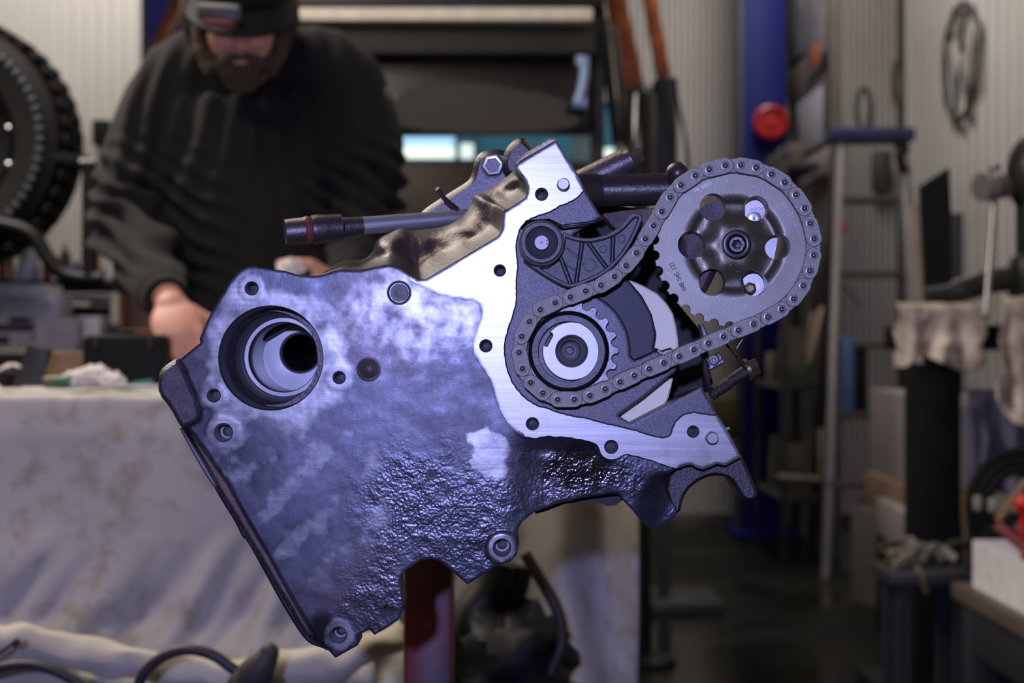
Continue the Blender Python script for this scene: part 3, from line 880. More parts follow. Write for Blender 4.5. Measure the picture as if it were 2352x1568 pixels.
text_mesh(mb, 'BR6', arc_text(1306, 807, 71, 160, 7, dK - .0001), .0036, .0005)
mb.build('raised_lettering', mat('raised_letter_steel', (.05, .05, .055), .35, .6), crk, smooth=0)
# nose of the crankshaft with keyway
mb = MB()
nose = circ(1313, 806, 67.5, 96)
ky = [(1256, 789), (1247.5, 805)]
NO = []
for x, y in nose:
    a = math.degrees(math.atan2(y - 806, x - 1313))
    if a < 0: a += 360
    if 189 < a < 219: continue
    NO.append((x, y, a))
NO.sort(key=lambda q: q[2])
lo = [(x, y) for x, y, a in NO if a <= 189]; hi = [(x, y) for x, y, a in NO if a >= 219]
NOSE = lo + [(1247, 793), (1256, 795.5), (1269.5, 770), (1268, 765), (1262, 763.5)] + hi
plate(mb, NOSE, dK + .0015, .02, holes=[circ(1313, 806, 36, 48)], chamfer=.0005, back=False)
nse = mb.build('crankshaft_nose', mat('polished_crank_nose', (.42, .42, .40), .42, .7, c2=(.52, .51, .49), ns=25, bs=200, bstr=.05), eng, smooth=30)
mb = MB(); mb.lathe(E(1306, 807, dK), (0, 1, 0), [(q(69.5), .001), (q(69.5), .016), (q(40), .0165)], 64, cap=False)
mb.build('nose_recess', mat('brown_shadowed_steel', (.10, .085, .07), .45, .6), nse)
mb = MB(); c = E(1313, 806, dK)
mb.lathe(c, (0, 1, 0), [(q(36), .002), (q(34.5), .0035), (q(34), .010), (q(30), .0115), (q(29), .016), (q(26), .0165), (q(24.5), .030)], 56, cap=False)
mb.build('centre_bore', m_hole, nse, smooth=30)
mb = MB(); mb.lathe(c, (0, 1, 0), [(q(25), .030), (q(18), .031), (q(11.5), .0315), (q(11), .0325), (.0001, .0385)], 56, cap=False)
mb.build('centre_drilling', m_machined, nse, smooth=30)

# --- camshaft sprocket
dC = -.012
CC = (1689, 563); CPR = 187.0
ph = math.atan2(379 - CC[1], 1702 - CC[0])
OS = sprocket_outline(CC[0], CC[1], 187, CPR, 32, 12.0, ph, .06)
SH = [(1638,475,31),(1737,478,28.5),(1589,562,32),(1787,566,29),(1636,648,31.5),(1733,650,30)]
# stamped disc with a domed hub: dense relief
hsl = [circ(x, y, r, 36) for x, y, r in SH]
cen = circ(1692, 562, 30, 36)
vo2, fo2 = cdt(OS, hsl + [cen], 7)
p2 = np.array(vo2); rr_ = np.hypot(p2[:, 0] - 1688, p2[:, 1] - 563); an_ = np.arctan2(p2[:, 1] - 563, p2[:, 0] - 1688)
lob = 84 + 8 * np.cos(6 * an_)          # hub swells between the windows
hz = -sm(116 - rr_, 0, 16) * (-.0) + sm(rr_, 96, 114) * 0
hz = .0042 * (1 - sm(rr_, 98, 116)) - .0036 * (1 - sm(rr_ / lob, .45, 1.1))
mb = MB(); mb.add([E(x, y, dC) + Vector((0, h, 0)) for (x, y), h in zip(vo2, hz)], fo2)
def rimwall(lp, d, th, hgt=None):
    n = len(lp); V = []
    for k in (0, 1):
        for i, (x, y) in enumerate(lp):
            V.append(E(x, y, d) + Vector((0, (0 if hgt is None else hgt[i]) if k == 0 else th, 0)))
    mb.add(V, [(i, (i + 1) % n, n + (i + 1) % n, n + i) for i in range(n)])
rimwall(OS, dC, .0055)
for hcirc in hsl:
    a = np.array(hcirc); r_ = np.hypot(a[:, 0] - 1688, a[:, 1] - 563); t_ = np.arctan2(a[:, 1] - 563, a[:, 0] - 1688); lb = 84 + 8 * np.cos(6 * t_)
    hh = .0042 * (1 - sm(r_, 98, 116)) - .0036 * (1 - sm(r_ / lb, .45, 1.1))
    rimwall(hcirc, dC, .0125, hh)
t = NT('cam_sprocket_steel')
g_ = t.ramp(t.noise(40, 5, .65), [(.35, 0.0), (.7, 1.0)])
cc_ = t.mix(g_, (.33, .31, .245), (.43, .405, .33))
at_ = t.n.new('ShaderNodeAttribute'); at_.attribute_name = 'hub'
cc_ = t.mix(at_.outputs['Fac'], cc_, (.15, .12, .075))
cc_ = t.mix(t.ramp(t.noise(700, 1, .5), [(.72, 0.0), (.78, 1.0)]), cc_, (.75, .75, .75))  # bright specks put the disc's sparkles into its colour
t.col(cc_); t.val('Metallic', .45); t.val('Roughness', t.mixf(at_.outputs['Fac'], .46, .34))
t.setn(t.bump(t.noise(1100, 2, .6), .12, .0004))
cs = mb.build('camshaft_sprocket', t.m, eng, smooth=50)
hb = cs.data.attributes.new('hub', 'FLOAT', 'POINT'); bb = np.zeros(len(cs.data.vertices), np.float32); bb[:len(vo2)] = 1 - sm(rr_, 104, 116)
hb.data.foreach_set('value', bb)
mb = MB(); c = E(1690, 562, dC); q = lambda r: px2m(r, dC)
mb.lathe(c, (0, -1, 0), [(q(33), -.003), (q(33), .0052), (q(31), .0060), (q(26), .0062), (q(22), .0060), (q(20), .0050), (q(20), -.004)], 40, cap=False)
blt = mb.build('centre_bolt', mat('bolt_black_oxide', (.045, .042, .04), .32, .8), cs, smooth=30)
mb = MB(); mb.lathe(c, (0, -1, 0), [(q(20.5), .0058), (q(18.5), .0064), (q(17.5), .0058)], 36, cap=False)
mb.lathe(c, (0, -1, 0), [(q(19.5), .004), (q(12), .004), (q(12), -.002), (.0001, -.003)], 6, cap=False, start=.3)
mb.build('socket_recess', m_steel, blt, smooth=30)
mb = MB()
def rot_text(pts_, ang):
    a = math.radians(ang); r = Vector((math.cos(a), 0, math.sin(a))); u = Vector((-math.sin(a), 0, math.cos(a)))
    return lambda i, n: (E(pts_[0][0] + (pts_[1][0] - pts_[0][0]) * i / (n - 1), pts_[0][1] + (pts_[1][1] - pts_[0][1]) * i / (n - 1), dC - .0001), r, u)
text_mesh(mb, '048 545 121', rot_text([(1576, 662), (1547, 603)], 114 + 0), .0040, .0003)
mb.build('stamped_number', mat('stamp_shadow', (.05, .045, .04), .6, .2), cs, smooth=0)
mb = MB()
text_mesh(mb, '14 0001', rot_text([(1598, 442), (1634, 424)], 27), .0034, .0003)
text_mesh(mb, '0200214', rot_text([(1795, 470), (1822, 520)], -61), .0034, .0003)
mb.build('stamped_date', mat('stamp_bright', (.62, .6, .58), .3, .6), cs, smooth=0)
# hub, casting and bolt seen through the windows of the sprocket
mb = MB(); plate(mb, chaikin([(1590,470),(1650,440),(1700,462),(1700,520),(1670,560),(1650,620),(1620,680),(1590,690),(1570,620),(1560,560),(1570,500)], 1), .004, .05, chamfer=.004)
mb.build('cam_carrier', m_castglit, eng, smooth=50)
mb = MB(); plate(mb, chaikin([(1700,440),(1760,448),(1790,480),(1800,540),(1788,600),(1780,680),(1720,700),(1690,640),(1700,560)], 1), .010, .05, chamfer=.003)
crr = mb.build('cam_bearing_cap', m_machined, eng, smooth=50)
mb = MB(); mb.tube([E(1742, 500, .004), E(1742, 500, .016)], px2m(26), 32); mb.build('cap_boss', m_steel, crr)
mb = MB(); mb.lathe(E(1733, 502, .0035), (0, -1, 0), [(px2m(16), 0), (px2m(15), .002), (px2m(6), .0025), (.0001, .0022)], 32, cap=False); mb.build('cap_stud', m_machined, crr)
mb = MB(); mb.lathe(E(1722, 662, .004), (0, -1, 0), [(px2m(15), 0), (px2m(14), .004), (px2m(9), .0045), (px2m(8), .001), (.0001, .001)], 6, cap=False); mb.build('cap_screw', mat('brass_bolt', (.34, .24, .13), .35, .8), crr, smooth=30)
mb = MB(); mb.tube([E(1688, 563, -.004), E(1688, 563, .12)], px2m(48), 40); mb.build('camshaft', m_steel, eng)

# --- timing chain
PINS = [(1380,655),(1345,668),(1310,682),(1275,695),(1241,711),(1216,738),(1198,772),(1192.5,809),(1200,846),(1219,878),(1247,902),(1281,917),(1319,917),(1355,908),(1390,893),(1424,877),(1457,862),(1491,847),(1525,833),(1560,818),(1594,803),
 (1627,788),(1662,773),(1696,758),(1731,744),(1764,728),(1796,710),(1823,686),(1845,656),(1860,622),(1869,586),(1870,548.5),(1861,513),(1848,478),(1828,447),(1802,419),(1772,400),(1737,385),(1702,379),(1666,380),(1629,389),(1597,403),(1564,425),(1539,453),(1520,485.5),(1501,518),(1482,548.5),(1462,581),(1438,610),(1411.5,635)]
NP_ = len(PINS)
dF = -.0185          # depth of the outer plates' front faces
chain_mb = MB()
for i in range(NP_):
    x, y = PINS[i]
    chain_mb.lathe(E(x, y, dF) + Vector((0, .0012, 0)), (0, 1, 0), [(px2m(9), .0), (px2m(9), .0085)], 12)
chain = chain_mb.build('timing_chain', m_chain, eng, smooth=40)
def capsule(half, r, n=10, waist=1.0):
    out = []
    for k in range(n + 1):
        a = -PI / 2 + PI * k / n; out.append((half + r * math.cos(a), r * math.sin(a)))
    if waist < 1: out.append((0, r * waist))
    for k in range(n + 1):
        a = PI / 2 + PI * k / n; out.append((-half + r * math.cos(a), r * math.sin(a)))
    if waist < 1: out.append((0, -r * waist))
    return out
def plate_mesh(name, half, r, th, ch, mat_, waist=1.0):
    lp = capsule(half, r, 10, waist); n = len(lp)
    def sc(k): return [(x - math.copysign(min(k, abs(x)), x) * (abs(x) / (half + r)), y * (1 - k / r)) for x, y in lp]
    rings = [(sc(ch), 0), (lp, ch), (lp, th)]
    V = []
    for l, d in rings: V += [(x, d, y) for x, y in l]
    Fc = [tuple(range(n))]
    for rr2 in range(2): Fc += [(rr2 * n + i, rr2 * n + (i + 1) % n, (rr2 + 1) * n + (i + 1) % n, (rr2 + 1) * n + i) for i in range(n)]
    Fc.append(tuple(reversed(range(2 * n, 3 * n))))
    me = bpy.data.meshes.new(name); me.from_pydata(V, [], Fc); me.materials.append(mat_); me.shade_smooth(); me.set_sharp_from_angle(angle=math.radians(35))
    return me
pitch_m = px2m(37.2, dF)
me_out = plate_mesh('outer_plate', pitch_m / 2, px2m(18.4, dF), .0012, .00035, m_chain)
me_in = plate_mesh('inner_plate', pitch_m / 2, px2m(16.8, dF), .0012, .0003, m_chain, .95)
rm = MB(); rm.lathe((0, 0, 0), (0, -1, 0), [(px2m(9.4), -.0001), (px2m(9.2), .00025), (px2m(8.0), .0003), (px2m(7.4), -.0001), (px2m(6.2), .0000), (px2m(5.8), .0006), (px2m(4.2), .00115), (px2m(2.0), .0014), (.00001, .00145)], 20, cap=False)
rv = rm.build('rivet', m_rivet, None, origin=(0, 0, 0), smooth=60)
me_rv = rv.data; bpy.data.objects.remove(rv)
og = WORLD['engine_block']
for i in range(NP_):
    a = E(*PINS[i], dF); b = E(*PINS[(i + 1) % NP_], dF)
    outer = i % 2 == 1
    o = bpy.data.objects.new('outer_plate' if outer else 'inner_plate', me_out if outer else me_in)
    mid = (a + b) / 2
    if not outer: mid = mid + Vector((0, .00125, 0))
    o.parent = chain; o.location = mid - og
    o.rotation_euler = (0, -math.atan2(b.z - a.z, b.x - a.x), 0)
    L_ = (b - a).length; o.scale = (max(.93, min(1.05, L_ / pitch_m)), 1, 1)
    COL.objects.link(o)
    # the matching plate on the far side
    o2 = o.copy(); o2.location = mid - og + Vector((0, .0075 if outer else .005, 0)); COL.objects.link(o2)
for i in range(NP_):
    o = bpy.data.objects.new('rivet', me_rv); o.parent = chain; o.location = E(*PINS[i], dF) - og; COL.objects.link(o)

# --- chain guide shoe (tensioner)
GO = chaikin([(1199,585),(1206,598),(1216,609),(1232,621),(1262,640),(1288,654),(1307,661),(1325,658),(1350,648),(1385,632),(1410,612),(1432,588),(1450,560),(1465,530),(1474,508),(1476,498),(1470,491),(1459,489),(1448,494),(1438,506),(1424,521),(1405,533),(1380,542),(1350,547),(1325,544),(1305,537),(1292,530),(1288,570),(1262,606),(1230,608)], 1)
GI = offset(GO, 9.5)
dG = -.014
mb = MB(); plate(mb, GO, dG, .011, holes=[GI], chamfer=.0006)
gd = mb.build('chain_guide', m_plastic, eng, smooth=40)
mb = MB(); plate(mb, offset(GO, 8), dG + .006, .003)
for x, y, r in ((1354,608,15),(1385,572,9),(1428,548,9)):
    mb.lathe(E(x, y, dG + .006), (0, -1, 0), [(px2m(r), .0), (px2m(r), .0005), (px2m(r - 1.3), .0006), (px2m(r - 2), .0)], 28, cap=False)
mb.lathe(E(1276, 618, dG + .006), (0, -1, 0), [(px2m(5.5), 0), (px2m(5.5), .002), (px2m(3.5), .002), (px2m(3), -.001)], 20, cap=False)
mb.build('guide_web', m_plastic, gd, smooth=40)
for (x0, y0, x1, y1) in ((1337,556,1323,648),(1351,557,1394,616),(1408,540,1406,600),(1288,592,1310,650),(1290,580,1328,608)):
    a = E(x0, y0, dG + .0035); b = E(x1, y1, dG + .0035); mb = MB()
    n_ = (b - a).normalized().cross(Vector((0, 1, 0))) * px2m(4.6)
    for sg in (-1, 1):
        mb.tube([a + n_ * sg * .75, b + n_ * sg * .75], (px2m(1.9), .0035), 8)
    mb.build('guide_rib', m_plastic, gd, smooth=60)
mb = MB(); c = E(1244, 557, -.026); q = lambda r: px2m(r, -.026)
mb.lathe(c, (0, 1, 0), [(q(37), .003), (q(38), .0), (q(45), .0), (q(46.5), .001), (q(46.5), .004), (q(52), .0045), (q(53), .006), (q(53), .024)], 64, cap=False)
pv = mb.build('pivot_boss', m_plastic, gd, smooth=30)
mb = MB(); mb.lathe(c, (0, 1, 0), [(.00001, -.0004), (q(2), -.0004), (q(2.4), .0015), (q(3), -.0008), (q(16), -.0008), (q(18), .0), (q(18.5), .004), (q(21), .0045), (q(37), .0042)], 48, cap=False)
o = mb.build('pivot_pin', [mat('pivot_pin_steel', (.26, .25, .26), .42, .5)], pv, smooth=30)
mb = MB(); mb.lathe(c, (0, 1, 0), [(q(19), .0034), (q(36), .0032), (q(38), .003)], 48, cap=False)
mb.build('pivot_washer', m_black, pv)
mb = MB(); mb.lathe(c, (0, 1, 0), [(q(37.5), -.0002), (q(38), -.0006), (q(45.5), -.0006), (q(46), -.0002)], 64, cap=False)
mb.build('boss_rim', mat('pale_worn_plastic', (.16, .155, .16), .5, .1, c2=(.26, .25, .26), ns=500, bs=1200, bstr=.5, bd=.0005), pv, smooth=30)
mb = MB(); text_mesh(mb, '80', lambda i, n: (c + Vector((q(10) + 0, -.0009, q(3 - 8 * i))), Vector((.5, 0, -.86)), Vector((.86, 0, .5))), .0022, .0002)
mb.build('pin_number', m_black, pv, smooth=0)
mb = MB(); mb.tube([E(1198, 523, -.004), E(1210, 508, -.008), E(1262, 505, -.014), E(1290, 519, -.016), E(1330, 514, -.016), E(1366, 510, -.016), E(1376, 507, -.012), E(1386, 500, -.002)], px2m(3.3), 10)
mb.build('tension_spring', mat('spring_wire_black', (.05, .05, .055), .25, .8), gd)

# --- dowel pins
for x, y in ((1294, 422), (1637, 1006)):
    mb = MB(); c = E(x, y, -.010); q = lambda r: px2m(r, -.01)
    mb.lathe(c, (0, 1, 0), [(.0001, 0), (q(12), 0), (q(14.2), .0008), (q(14.2), .012)], 32, cap=False)
    mb.build('dowel_pin', mat('dowel_pin_steel', (.30, .28, .29), .38, .6, c2=(.42, .40, .40), ns=300), eng, smooth=30)

# --- parts to the right of the flange
mb = MB()
mb.tube([E(1322, 438, .04), E(1372, 437, .045), E(1378, 437, .045)], [px2m(38, .04), px2m(40, .04), px2m(36, .04)], 28)
mb.tube([E(1376, 438, .05), E(1540, 434, .05)], px2m(37, .05), 28)
oc = mb.build('oil_pipe', mat('oily_brown_tube', (.045, .035, .035), .35, .4, c2=(.10, .075, .07), ns=30, bs=300, bstr=.3), eng, smooth=50)
mb = MB(); mb.tube([E(1540, 432, .045), E(1552, 431, .045)], px2m(30, .045), 24); mb.build('pipe_collar', m_castbody, oc)
mb = MB(); mb.ball(E(1556, 398, .03), px2m(27, .03)); mb.tube([E(1556, 398, .03), E(1562, 440, .05)], px2m(20), 16)
mb.build('pipe_knob', mat('knob_brown_iron', (.12, .07, .07), .35, .6, c2=(.2, .15, .14), ns=60), oc, smooth=60)
mb = MB(); a = E(1318, 430, .085); b = E(1436, 373, .085)
mb.tube([a, b], px2m(32, .085), 24)
mb.tube([b, b + (b - a).normalized() * .004], px2m(26, .085), 20)
bo = mb.build('head_bolt_boss', mat('bolt_boss_iron', (.16, .13, .13), .4, .6, c2=(.26, .22, .21), ns=50, bs=400, bstr=.4), eng, smooth=50)
mb = MB(); mb.tube([b + (b - a).normalized() * .003, b + (b - a).normalized() * .012], px2m(18, .085), 6); mb.build('bolt_head', mat('bolt_head_brown', (.28, .20, .15), .35, .7), bo, smooth=30)

# lower right linkage
mb = MB(); plate(mb, [(1622,825),(1652,808),(1666,830),(1660,836),(1630,852),(1627,840)], .018, .012, chamfer=.001)
lk = mb.build('shift_plate', mat('blue_black_plate', (.10, .095, .11), .25, .5, c2=(.2, .19, .21), ns=60, bs=500, bstr=.4), eng, smooth=30)
mb = MB(); mb.lathe(E(1640, 826, .0175), (0, -1, 0), [(px2m(13), 0), (px2m(12.5), .0012), (px2m(11), .0013), (px2m(10), 0), (px2m(5), 0), (px2m(4), .001), (.0001, .001)], 28, cap=False); mb.build('plate_emblem', m_steel, lk)
mb = MB(); plate(mb, [(1607,745),(1614,741),(1628,770),(1614,778)], .015, .01, chamfer=.001); mb.build('blue_wedge', mat('wedge_steel', (.22, .21, .24), .4, .5), lk, smooth=30)
mb = MB(); mb.tube([E(1618, 800, .03), E(1622, 850, .03), E(1626, 893, .034), E(1660, 885, .036), E(1722, 848, .040)], [px2m(9)] * 3 + [px2m(13), px2m(17)], 14)
mb.tube([E(1632, 908, .032), E(1675, 880, .034)], px2m(14), 12)
mb.build('linkage_arm', mat('oily_link_arm', (.05, .04, .035), .18, .5, c2=(.10, .08, .07), ns=60, bs=800, bstr=1.0, bd=.0008), lk, smooth=60)
mb = MB(); mb.tube([E(1668, 790, .03), E(1690, 815, .03), E(1712, 848, .035)], px2m(3.2), 8); mb.tube([E(1708, 780, .03), E(1693, 802, .03)], px2m(3), 8); mb.build('wire_clip', m_steel, lk)
mb = MB(); mb.tube([E(1714, 850, .038), E(1722, 847, .038)], px2m(27), 24); mb.tube([E(1722, 847, .038), E(1740, 840, .038)], px2m(21), 6)
mb.build('brass_bolt', mat('brass_bolt_worn', (.22, .14, .07), .38, .75, c2=(.34, .24, .13), ns=80), lk, smooth=30)
mb = MB(); mb.tube([E(1668, 986, .01), E(1676, 983, .01)], px2m(4), 10); mb.build('edge_stud', m_machined, eng)
# lower right foot behind the front face
mb = MB()
FT = chaikin([(1522,1108),(1570,1050),(1640,1040),(1700,1040),(1712,1062),(1722,1085),(1735,1115),(1742,1140),(1726,1152),(1706,1146),(1694,1126),(1676,1098),(1650,1092),(1628,1094),(1600,1108),(1580,1125),(1568,1150),(1562,1180),(1545,1175)], 1)
plate(mb, FT, .022, .035, chamfer=.002)
mb.build('foot_casting', mat('dark_foot_iron', (.045, .038, .04), .42, .45, c2=(.085, .075, .078), ns=60, bs=500, bstr=.5), eng, smooth=50)
# black sill under the block between the legs
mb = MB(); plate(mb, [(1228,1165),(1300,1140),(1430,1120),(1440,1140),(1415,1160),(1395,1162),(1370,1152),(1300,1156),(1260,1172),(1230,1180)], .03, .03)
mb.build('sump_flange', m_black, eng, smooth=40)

# ================================================================ STAND
KC = 1.0
m_red = mat('chipped_red_paint', (.14, .008, .012), .45, 0, c2=(.035, .012, .012), ns=18, amt=.18, bs=60, bstr=.2)
m_blacksteel = mat('black_stand_steel', (.03, .03, .032), .45, .4)
st = empty('engine_stand', (P(985, 0, 1.5).x, 1.52, 0), 'red steel engine stand post under the engine block', 'engine stand')
px_ = P(985, 0, 1.5).x
mb = MB(); mb.box((px_, 1.51, .475), (.046, .05, .80), bev=.004); mb.build('post', m_red, st)
mb = MB(); mb.box((px_, 1.52, .045), (.8, .06, .06), bev=.004); mb.build('cross_leg', m_red, st)
mb = MB(); mb.box((px_, 1.66, .045), (.06, .28, .06), bev=.004); mb.build('long_leg', m_red, st)
mb = MB(); mb.tube([(px_ + .0, 1.30, .93), (px_ + .0, 1.56, .93)], .032, 24); mb.box((px_, 1.51, .90), (.046, .05, .08), bev=.003); mb.build('swivel_head', m_blacksteel, st)
mb = MB(); mb.box((px_, 1.292, .93), (.16, .012, .16), bev=.003); mb.build('mount_plate', m_blacksteel, st)
for sx in (-.38, .38):
    mb = MB(); mb.tube([(px_ + sx - .015, 1.52, .03), (px_ + sx + .015, 1.52, .03)], .028, 20); mb.build('caster', m_blacksteel, st)
# ================================================================ BACKGROUND THINGS
def pbox(mb, x0, x1, y0, y1, D, depth, bev=.004, rot=0.0, mi=0):
    a = P(x0, y1, D); b = P(x1, y0, D); c = (a + b) / 2 + Vector((0, depth / 2, 0))
    R = Matrix.Rotation(rot, 3, 'Y')
    return mb.box(c, (abs(b.x - a.x), depth, abs(b.z - a.z)), R, bev=bev, mi=mi)
def thing(mb, name, m, label, cat, group=None, **k):
    o = mb.build(name, m, **k); return tagit(o, label, cat, group)
m_wood = mat('worn_bench_wood', (.10, .075, .05), .7, c2=(.17, .13, .09), ns=20)
m_blk = mat('matt_black', (.008, .008, .009), .65, spec=.2)
m_blkgloss = mat('glossy_black', (.010, .010, .011), .18)
m_blktube = mat('black_tube_paint', (.004, .004, .0045), .42, spec=.3)
m_white = mat('white_card', (.88, .86, .88), .7)
m_grey = mat('grey_card', (.60, .58, .60), .7)
m_card = mat('brown_cardboard', (.20, .12, .07), .8, c2=(.26, .17, .10), ns=15)
m_print = mat('black_print', (.03, .03, .035), .6)
m_blue = mat('blue_lift_paint', (.006, .009, .12), .5, c2=(.009, .013, .15), ns=6, spec=.2)
m_dgrey = mat('dark_grey_metal', (.045, .045, .05), .45, .3)
m_chrome = mat('chrome', (.55, .55, .57), .15, 1.0)
m_orange = mat('orange_arm_paint', (.42, .10, .015), .4, c2=(.13, .03, .008), ns=9, amt=.3)

# ---- workbench with the drop cloth
TB0, TB1, TZ = 2.30, 2.80, .915
tb = empty('workbench', (-.5, 2.5, 0), 'workbench hidden under the stained drop cloth', 'workbench')
mb = MB(); mb.box((-.50, (TB0 + TB1) / 2 + .01, TZ - .02), (1.30, TB1 - TB0 - .03, .04)); mb.build('bench_top', m_wood, tb)
for x in (-1.10, .10):
    for y in (TB0 + .06, TB1 - .06):
        mb = MB(); mb.box((x, y, (TZ - .04) / 2), (.06, .06, TZ - .04)); mb.build('leg', m_wood, tb)
t = NT('stained_drop_cloth')
a_ = t.ramp(t.math('ADD', t.math('MULTIPLY', t.noise(30, 3, .6), .6), t.math('MULTIPLY', t.noise(5, 3, .6), .4)), [(.50, 0.0), (.62, 1.0)])
b_ = t.ramp(t.noise(2.2, 4, .6, t.mapping(loc=(5, 3, 1))), [(.42, 0.0), (.66, 1.0)])
c_ = t.mix(t.math('MULTIPLY', a_, .7), (.56, .545, .54), (.27, .235, .145))
c_ = t.mix(t.math('MULTIPLY', b_, .45), c_, (.32, .315, .31))
t.col(c_); t.val('Roughness', .85); t.setn(t.bump(t.noise(60, 4, .6), .25, .002)); m_cloth = t.m
CX0, CX1 = -1.16, P(1462, 0, 2.3).x
def cloth(u, v):
    x = CX0 + (CX1 - CX0) * u
    n = noise.noise(Vector((x * 3.1, v * 2.0, .3))); n2 = noise.noise(Vector((x * 9, v * 4, 2.3)))
    rt = max(0, min(1, (x + .10) / .2))          # right part hangs in deep folds
    lf = 1 - max(0, min(1, (x + .30) / .25))     # left part spills forward at the foot
    if v < .22:
        t_ = v / .22; y = TB1 + .03 - (TB1 - TB0 + .03) * t_; z = TZ + .004 + abs(n2) * .006
    else:
        t_ = (v - .22) / .78; z = TZ + .006 - t_ * .62
        y = TB0 - .012 * min(1, t_ * 12)
        if t_ < .03: z = TZ + .006 - t_ * .62
        f = min(1, t_ * 3)
        y += f * (n * .022 + n2 * .007 + .010 * math.sin(x * 17 + t_ * 4))
        y += rt * f * (.030 * math.sin(x * 52 + 1.5 * math.sin(t_ * 5)) - .02)
        fl = max(0, t_ - .50) / .50
        y -= fl ** 1.5 * .42 * (.25 + .75 * lf) * (1 - .8 * rt)
        z += fl * lf * .06
        rid = math.sin((x * 1.6 - z * 1.2) * 24 + n * 4)
        y -= (max(0, rid) ** 1.5 * .10 + .02 * math.sin((x * 1.6 - z * 1.2) * 61 + n2 * 2)) * max(0, t_ - .30) * 1.5 * (1 - rt)
    return Vector((x, y, z))
mb = MB(); mb.grid(cloth, 200, 110)
o = thing(mb, 'drop_cloth', m_cloth, 'off-white stained cloth draped over the front of the bench', 'cloth', origin=(-.5, 2.3, TZ), smooth=180)
s_ = o.modifiers.new('s', 'SOLIDIFY'); s_.thickness = .002
# bunched hem in front, lower left
mb = MB()
def roll(pts, rs, seg=20, wr=.25, sd=0):
    pts = catmull(pts, 8); n = len(pts); 
    R_ = [(rs[0] + (rs[-1] - rs[0]) * i / (n - 1)) * (1 + wr * noise.noise(Vector((i * .3, sd, 0)))) for i in range(n)]
    m = MB(); m.tube(pts, R_, seg)
    V = [Vector(v) + Vector((0, 0, .012 * noise.noise(Vector(v) * 22))) + Vector((0, .01 * noise.noise(Vector(v) * 35), 0)) for v in m.v]
    return m, V
for i, (pl, rr) in enumerate(([[(-60, 1470), (60, 1482), (230, 1505), (420, 1545), (640, 1540), (800, 1512), (930, 1450)], (.022, .020)], [[(-60, 1520), (80, 1560), (260, 1600), (500, 1620), (760, 1590)], (.03, .03)], [[(-40, 1500), (120, 1520), (330, 1562), (600, 1580), (860, 1545)], (.02, .022)])):
    m, V = roll([P(x, y, 1.93 + .03 * i) for x, y in pl], rr, sd=i * 7)
    mb.add(V, m.f)
hem = mb.build('bunched_hem', mat('bunched_cloth_clean', (.62, .58, .50), .85, c2=(.50, .46, .38), ns=9, bs=60, bstr=.3, bd=.002), o, smooth=180)

# ---- things on the bench
def at_top(D): return 784 + (1.0 - TZ - .012) * F / D
mb = MB(); pbox(mb, 186, 376, 768, at_top(2.62), 2.60, .07, bev=.012)
kc = thing(mb, 'tool_case', m_blk, 'black plastic case standing on the cloth left of the hand', 'case')
mb = MB(); pbox(mb, 255, 305, 758, 772, 2.62, .02); mb.build('handle', m_blk, kc)
mb = MB(); pbox(mb, 215, 222, 772, 800, 2.592, .01); pbox(mb, 340, 347, 772, 800, 2.592, .01); mb.build('latch', m_dgrey, kc)
def rag(name, px, py, r, D, m, label, cat, sd, squash=.75, group=None):
    mb = MB(); c = P(px, py, D); mb.ball(c, 1.0, seg=28, rings=18)
    V = []
    for v in mb.v:
        d = Vector(v) - c; k = r * (1 + .38 * noise.noise(d * 2.1 + Vector((sd, 0, 0))) + .2 * noise.noise(d * 5 + Vector((0, sd, 0))))
        V.append(c + Vector((d.x * k, d.y * k, max(-.9 * r * squash, d.z * k * squash))))
    mb.v = [tuple(v) for v in V]
    return thing(mb, name, m, label, cat, group, smooth=60)
m_tissue = mat('white_tissue', (.78, .72, .70), .9)
rag('crumpled_tissue', 176, 872, .019, 2.45, m_tissue, 'crumpled white tissue on the cloth next to the green roll', 'tissue', 1)
rag('crumpled_tissue', 218, 866, .024, 2.5, m_tissue, 'largest crumpled white tissue, in the middle of the three on the cloth', 'tissue', 4)
rag('crumpled_tissue', 262, 874, .017, 2.45, m_tissue, 'crumpled white tissue on the cloth in front of the black case', 'tissue', 8)
mb = MB(); a = P(103, 877, 2.42); b = P(157, 877, 2.42); mb.tube([a, b], .0095, 20); 
g_o = thing(mb, 'battery_roll', mat('olive_wrap', (.12, .12, .03), .4), 'small green and olive roll lying on the cloth', 'roll')
mb = MB(); mb.tube([P(128, 877, 2.42), P(158, 877, 2.42)], .0100, 20); mb.build('green_band', mat('green_wrap', (.03, .14, .07), .35), g_o)
mb = MB(); mb.box(P(82, 832, 2.5), (.034, .03, .052), Matrix.Rotation(.28, 3, 'Y'), bev=.003); mb.box(P(74, 872, 2.5), (.05, .035, .02), bev=.003)
thing(mb, 'black_bracket', m_dgrey, 'dark tilted metal bracket on the cloth at the left', 'bracket')
rag('black_rag', 22, 868, .022, 2.5, m_blk, 'black oily rag lump at the left end of the bench', 'rag', 3)
rag('pale_rag', 25, 858, .02, 2.66, m_tissue, 'pale rag behind the black rag at the left end of the bench', 'rag', 6)
mb = MB(); pbox(mb, 98, 192, 808, at_top(2.66), 2.70, .07)
cb = thing(mb, 'cardboard_carton', m_card, 'small brown cardboard carton behind the tissues on the cloth', 'carton')
mb = MB(); mb.box(P(318, 886, 2.38), (.075, .03, .004), bev=.001)
thing(mb, 'paper_packet', mat('pale_packet', (.55, .56, .57), .5), 'flat pale packet lying on the cloth before the black case', 'packet')
mb = MB(); mb.box(P(328, 878, 2.42), (.03, .012, .006), Matrix.Rotation(-.15, 3, 'Y'), bev=.002)
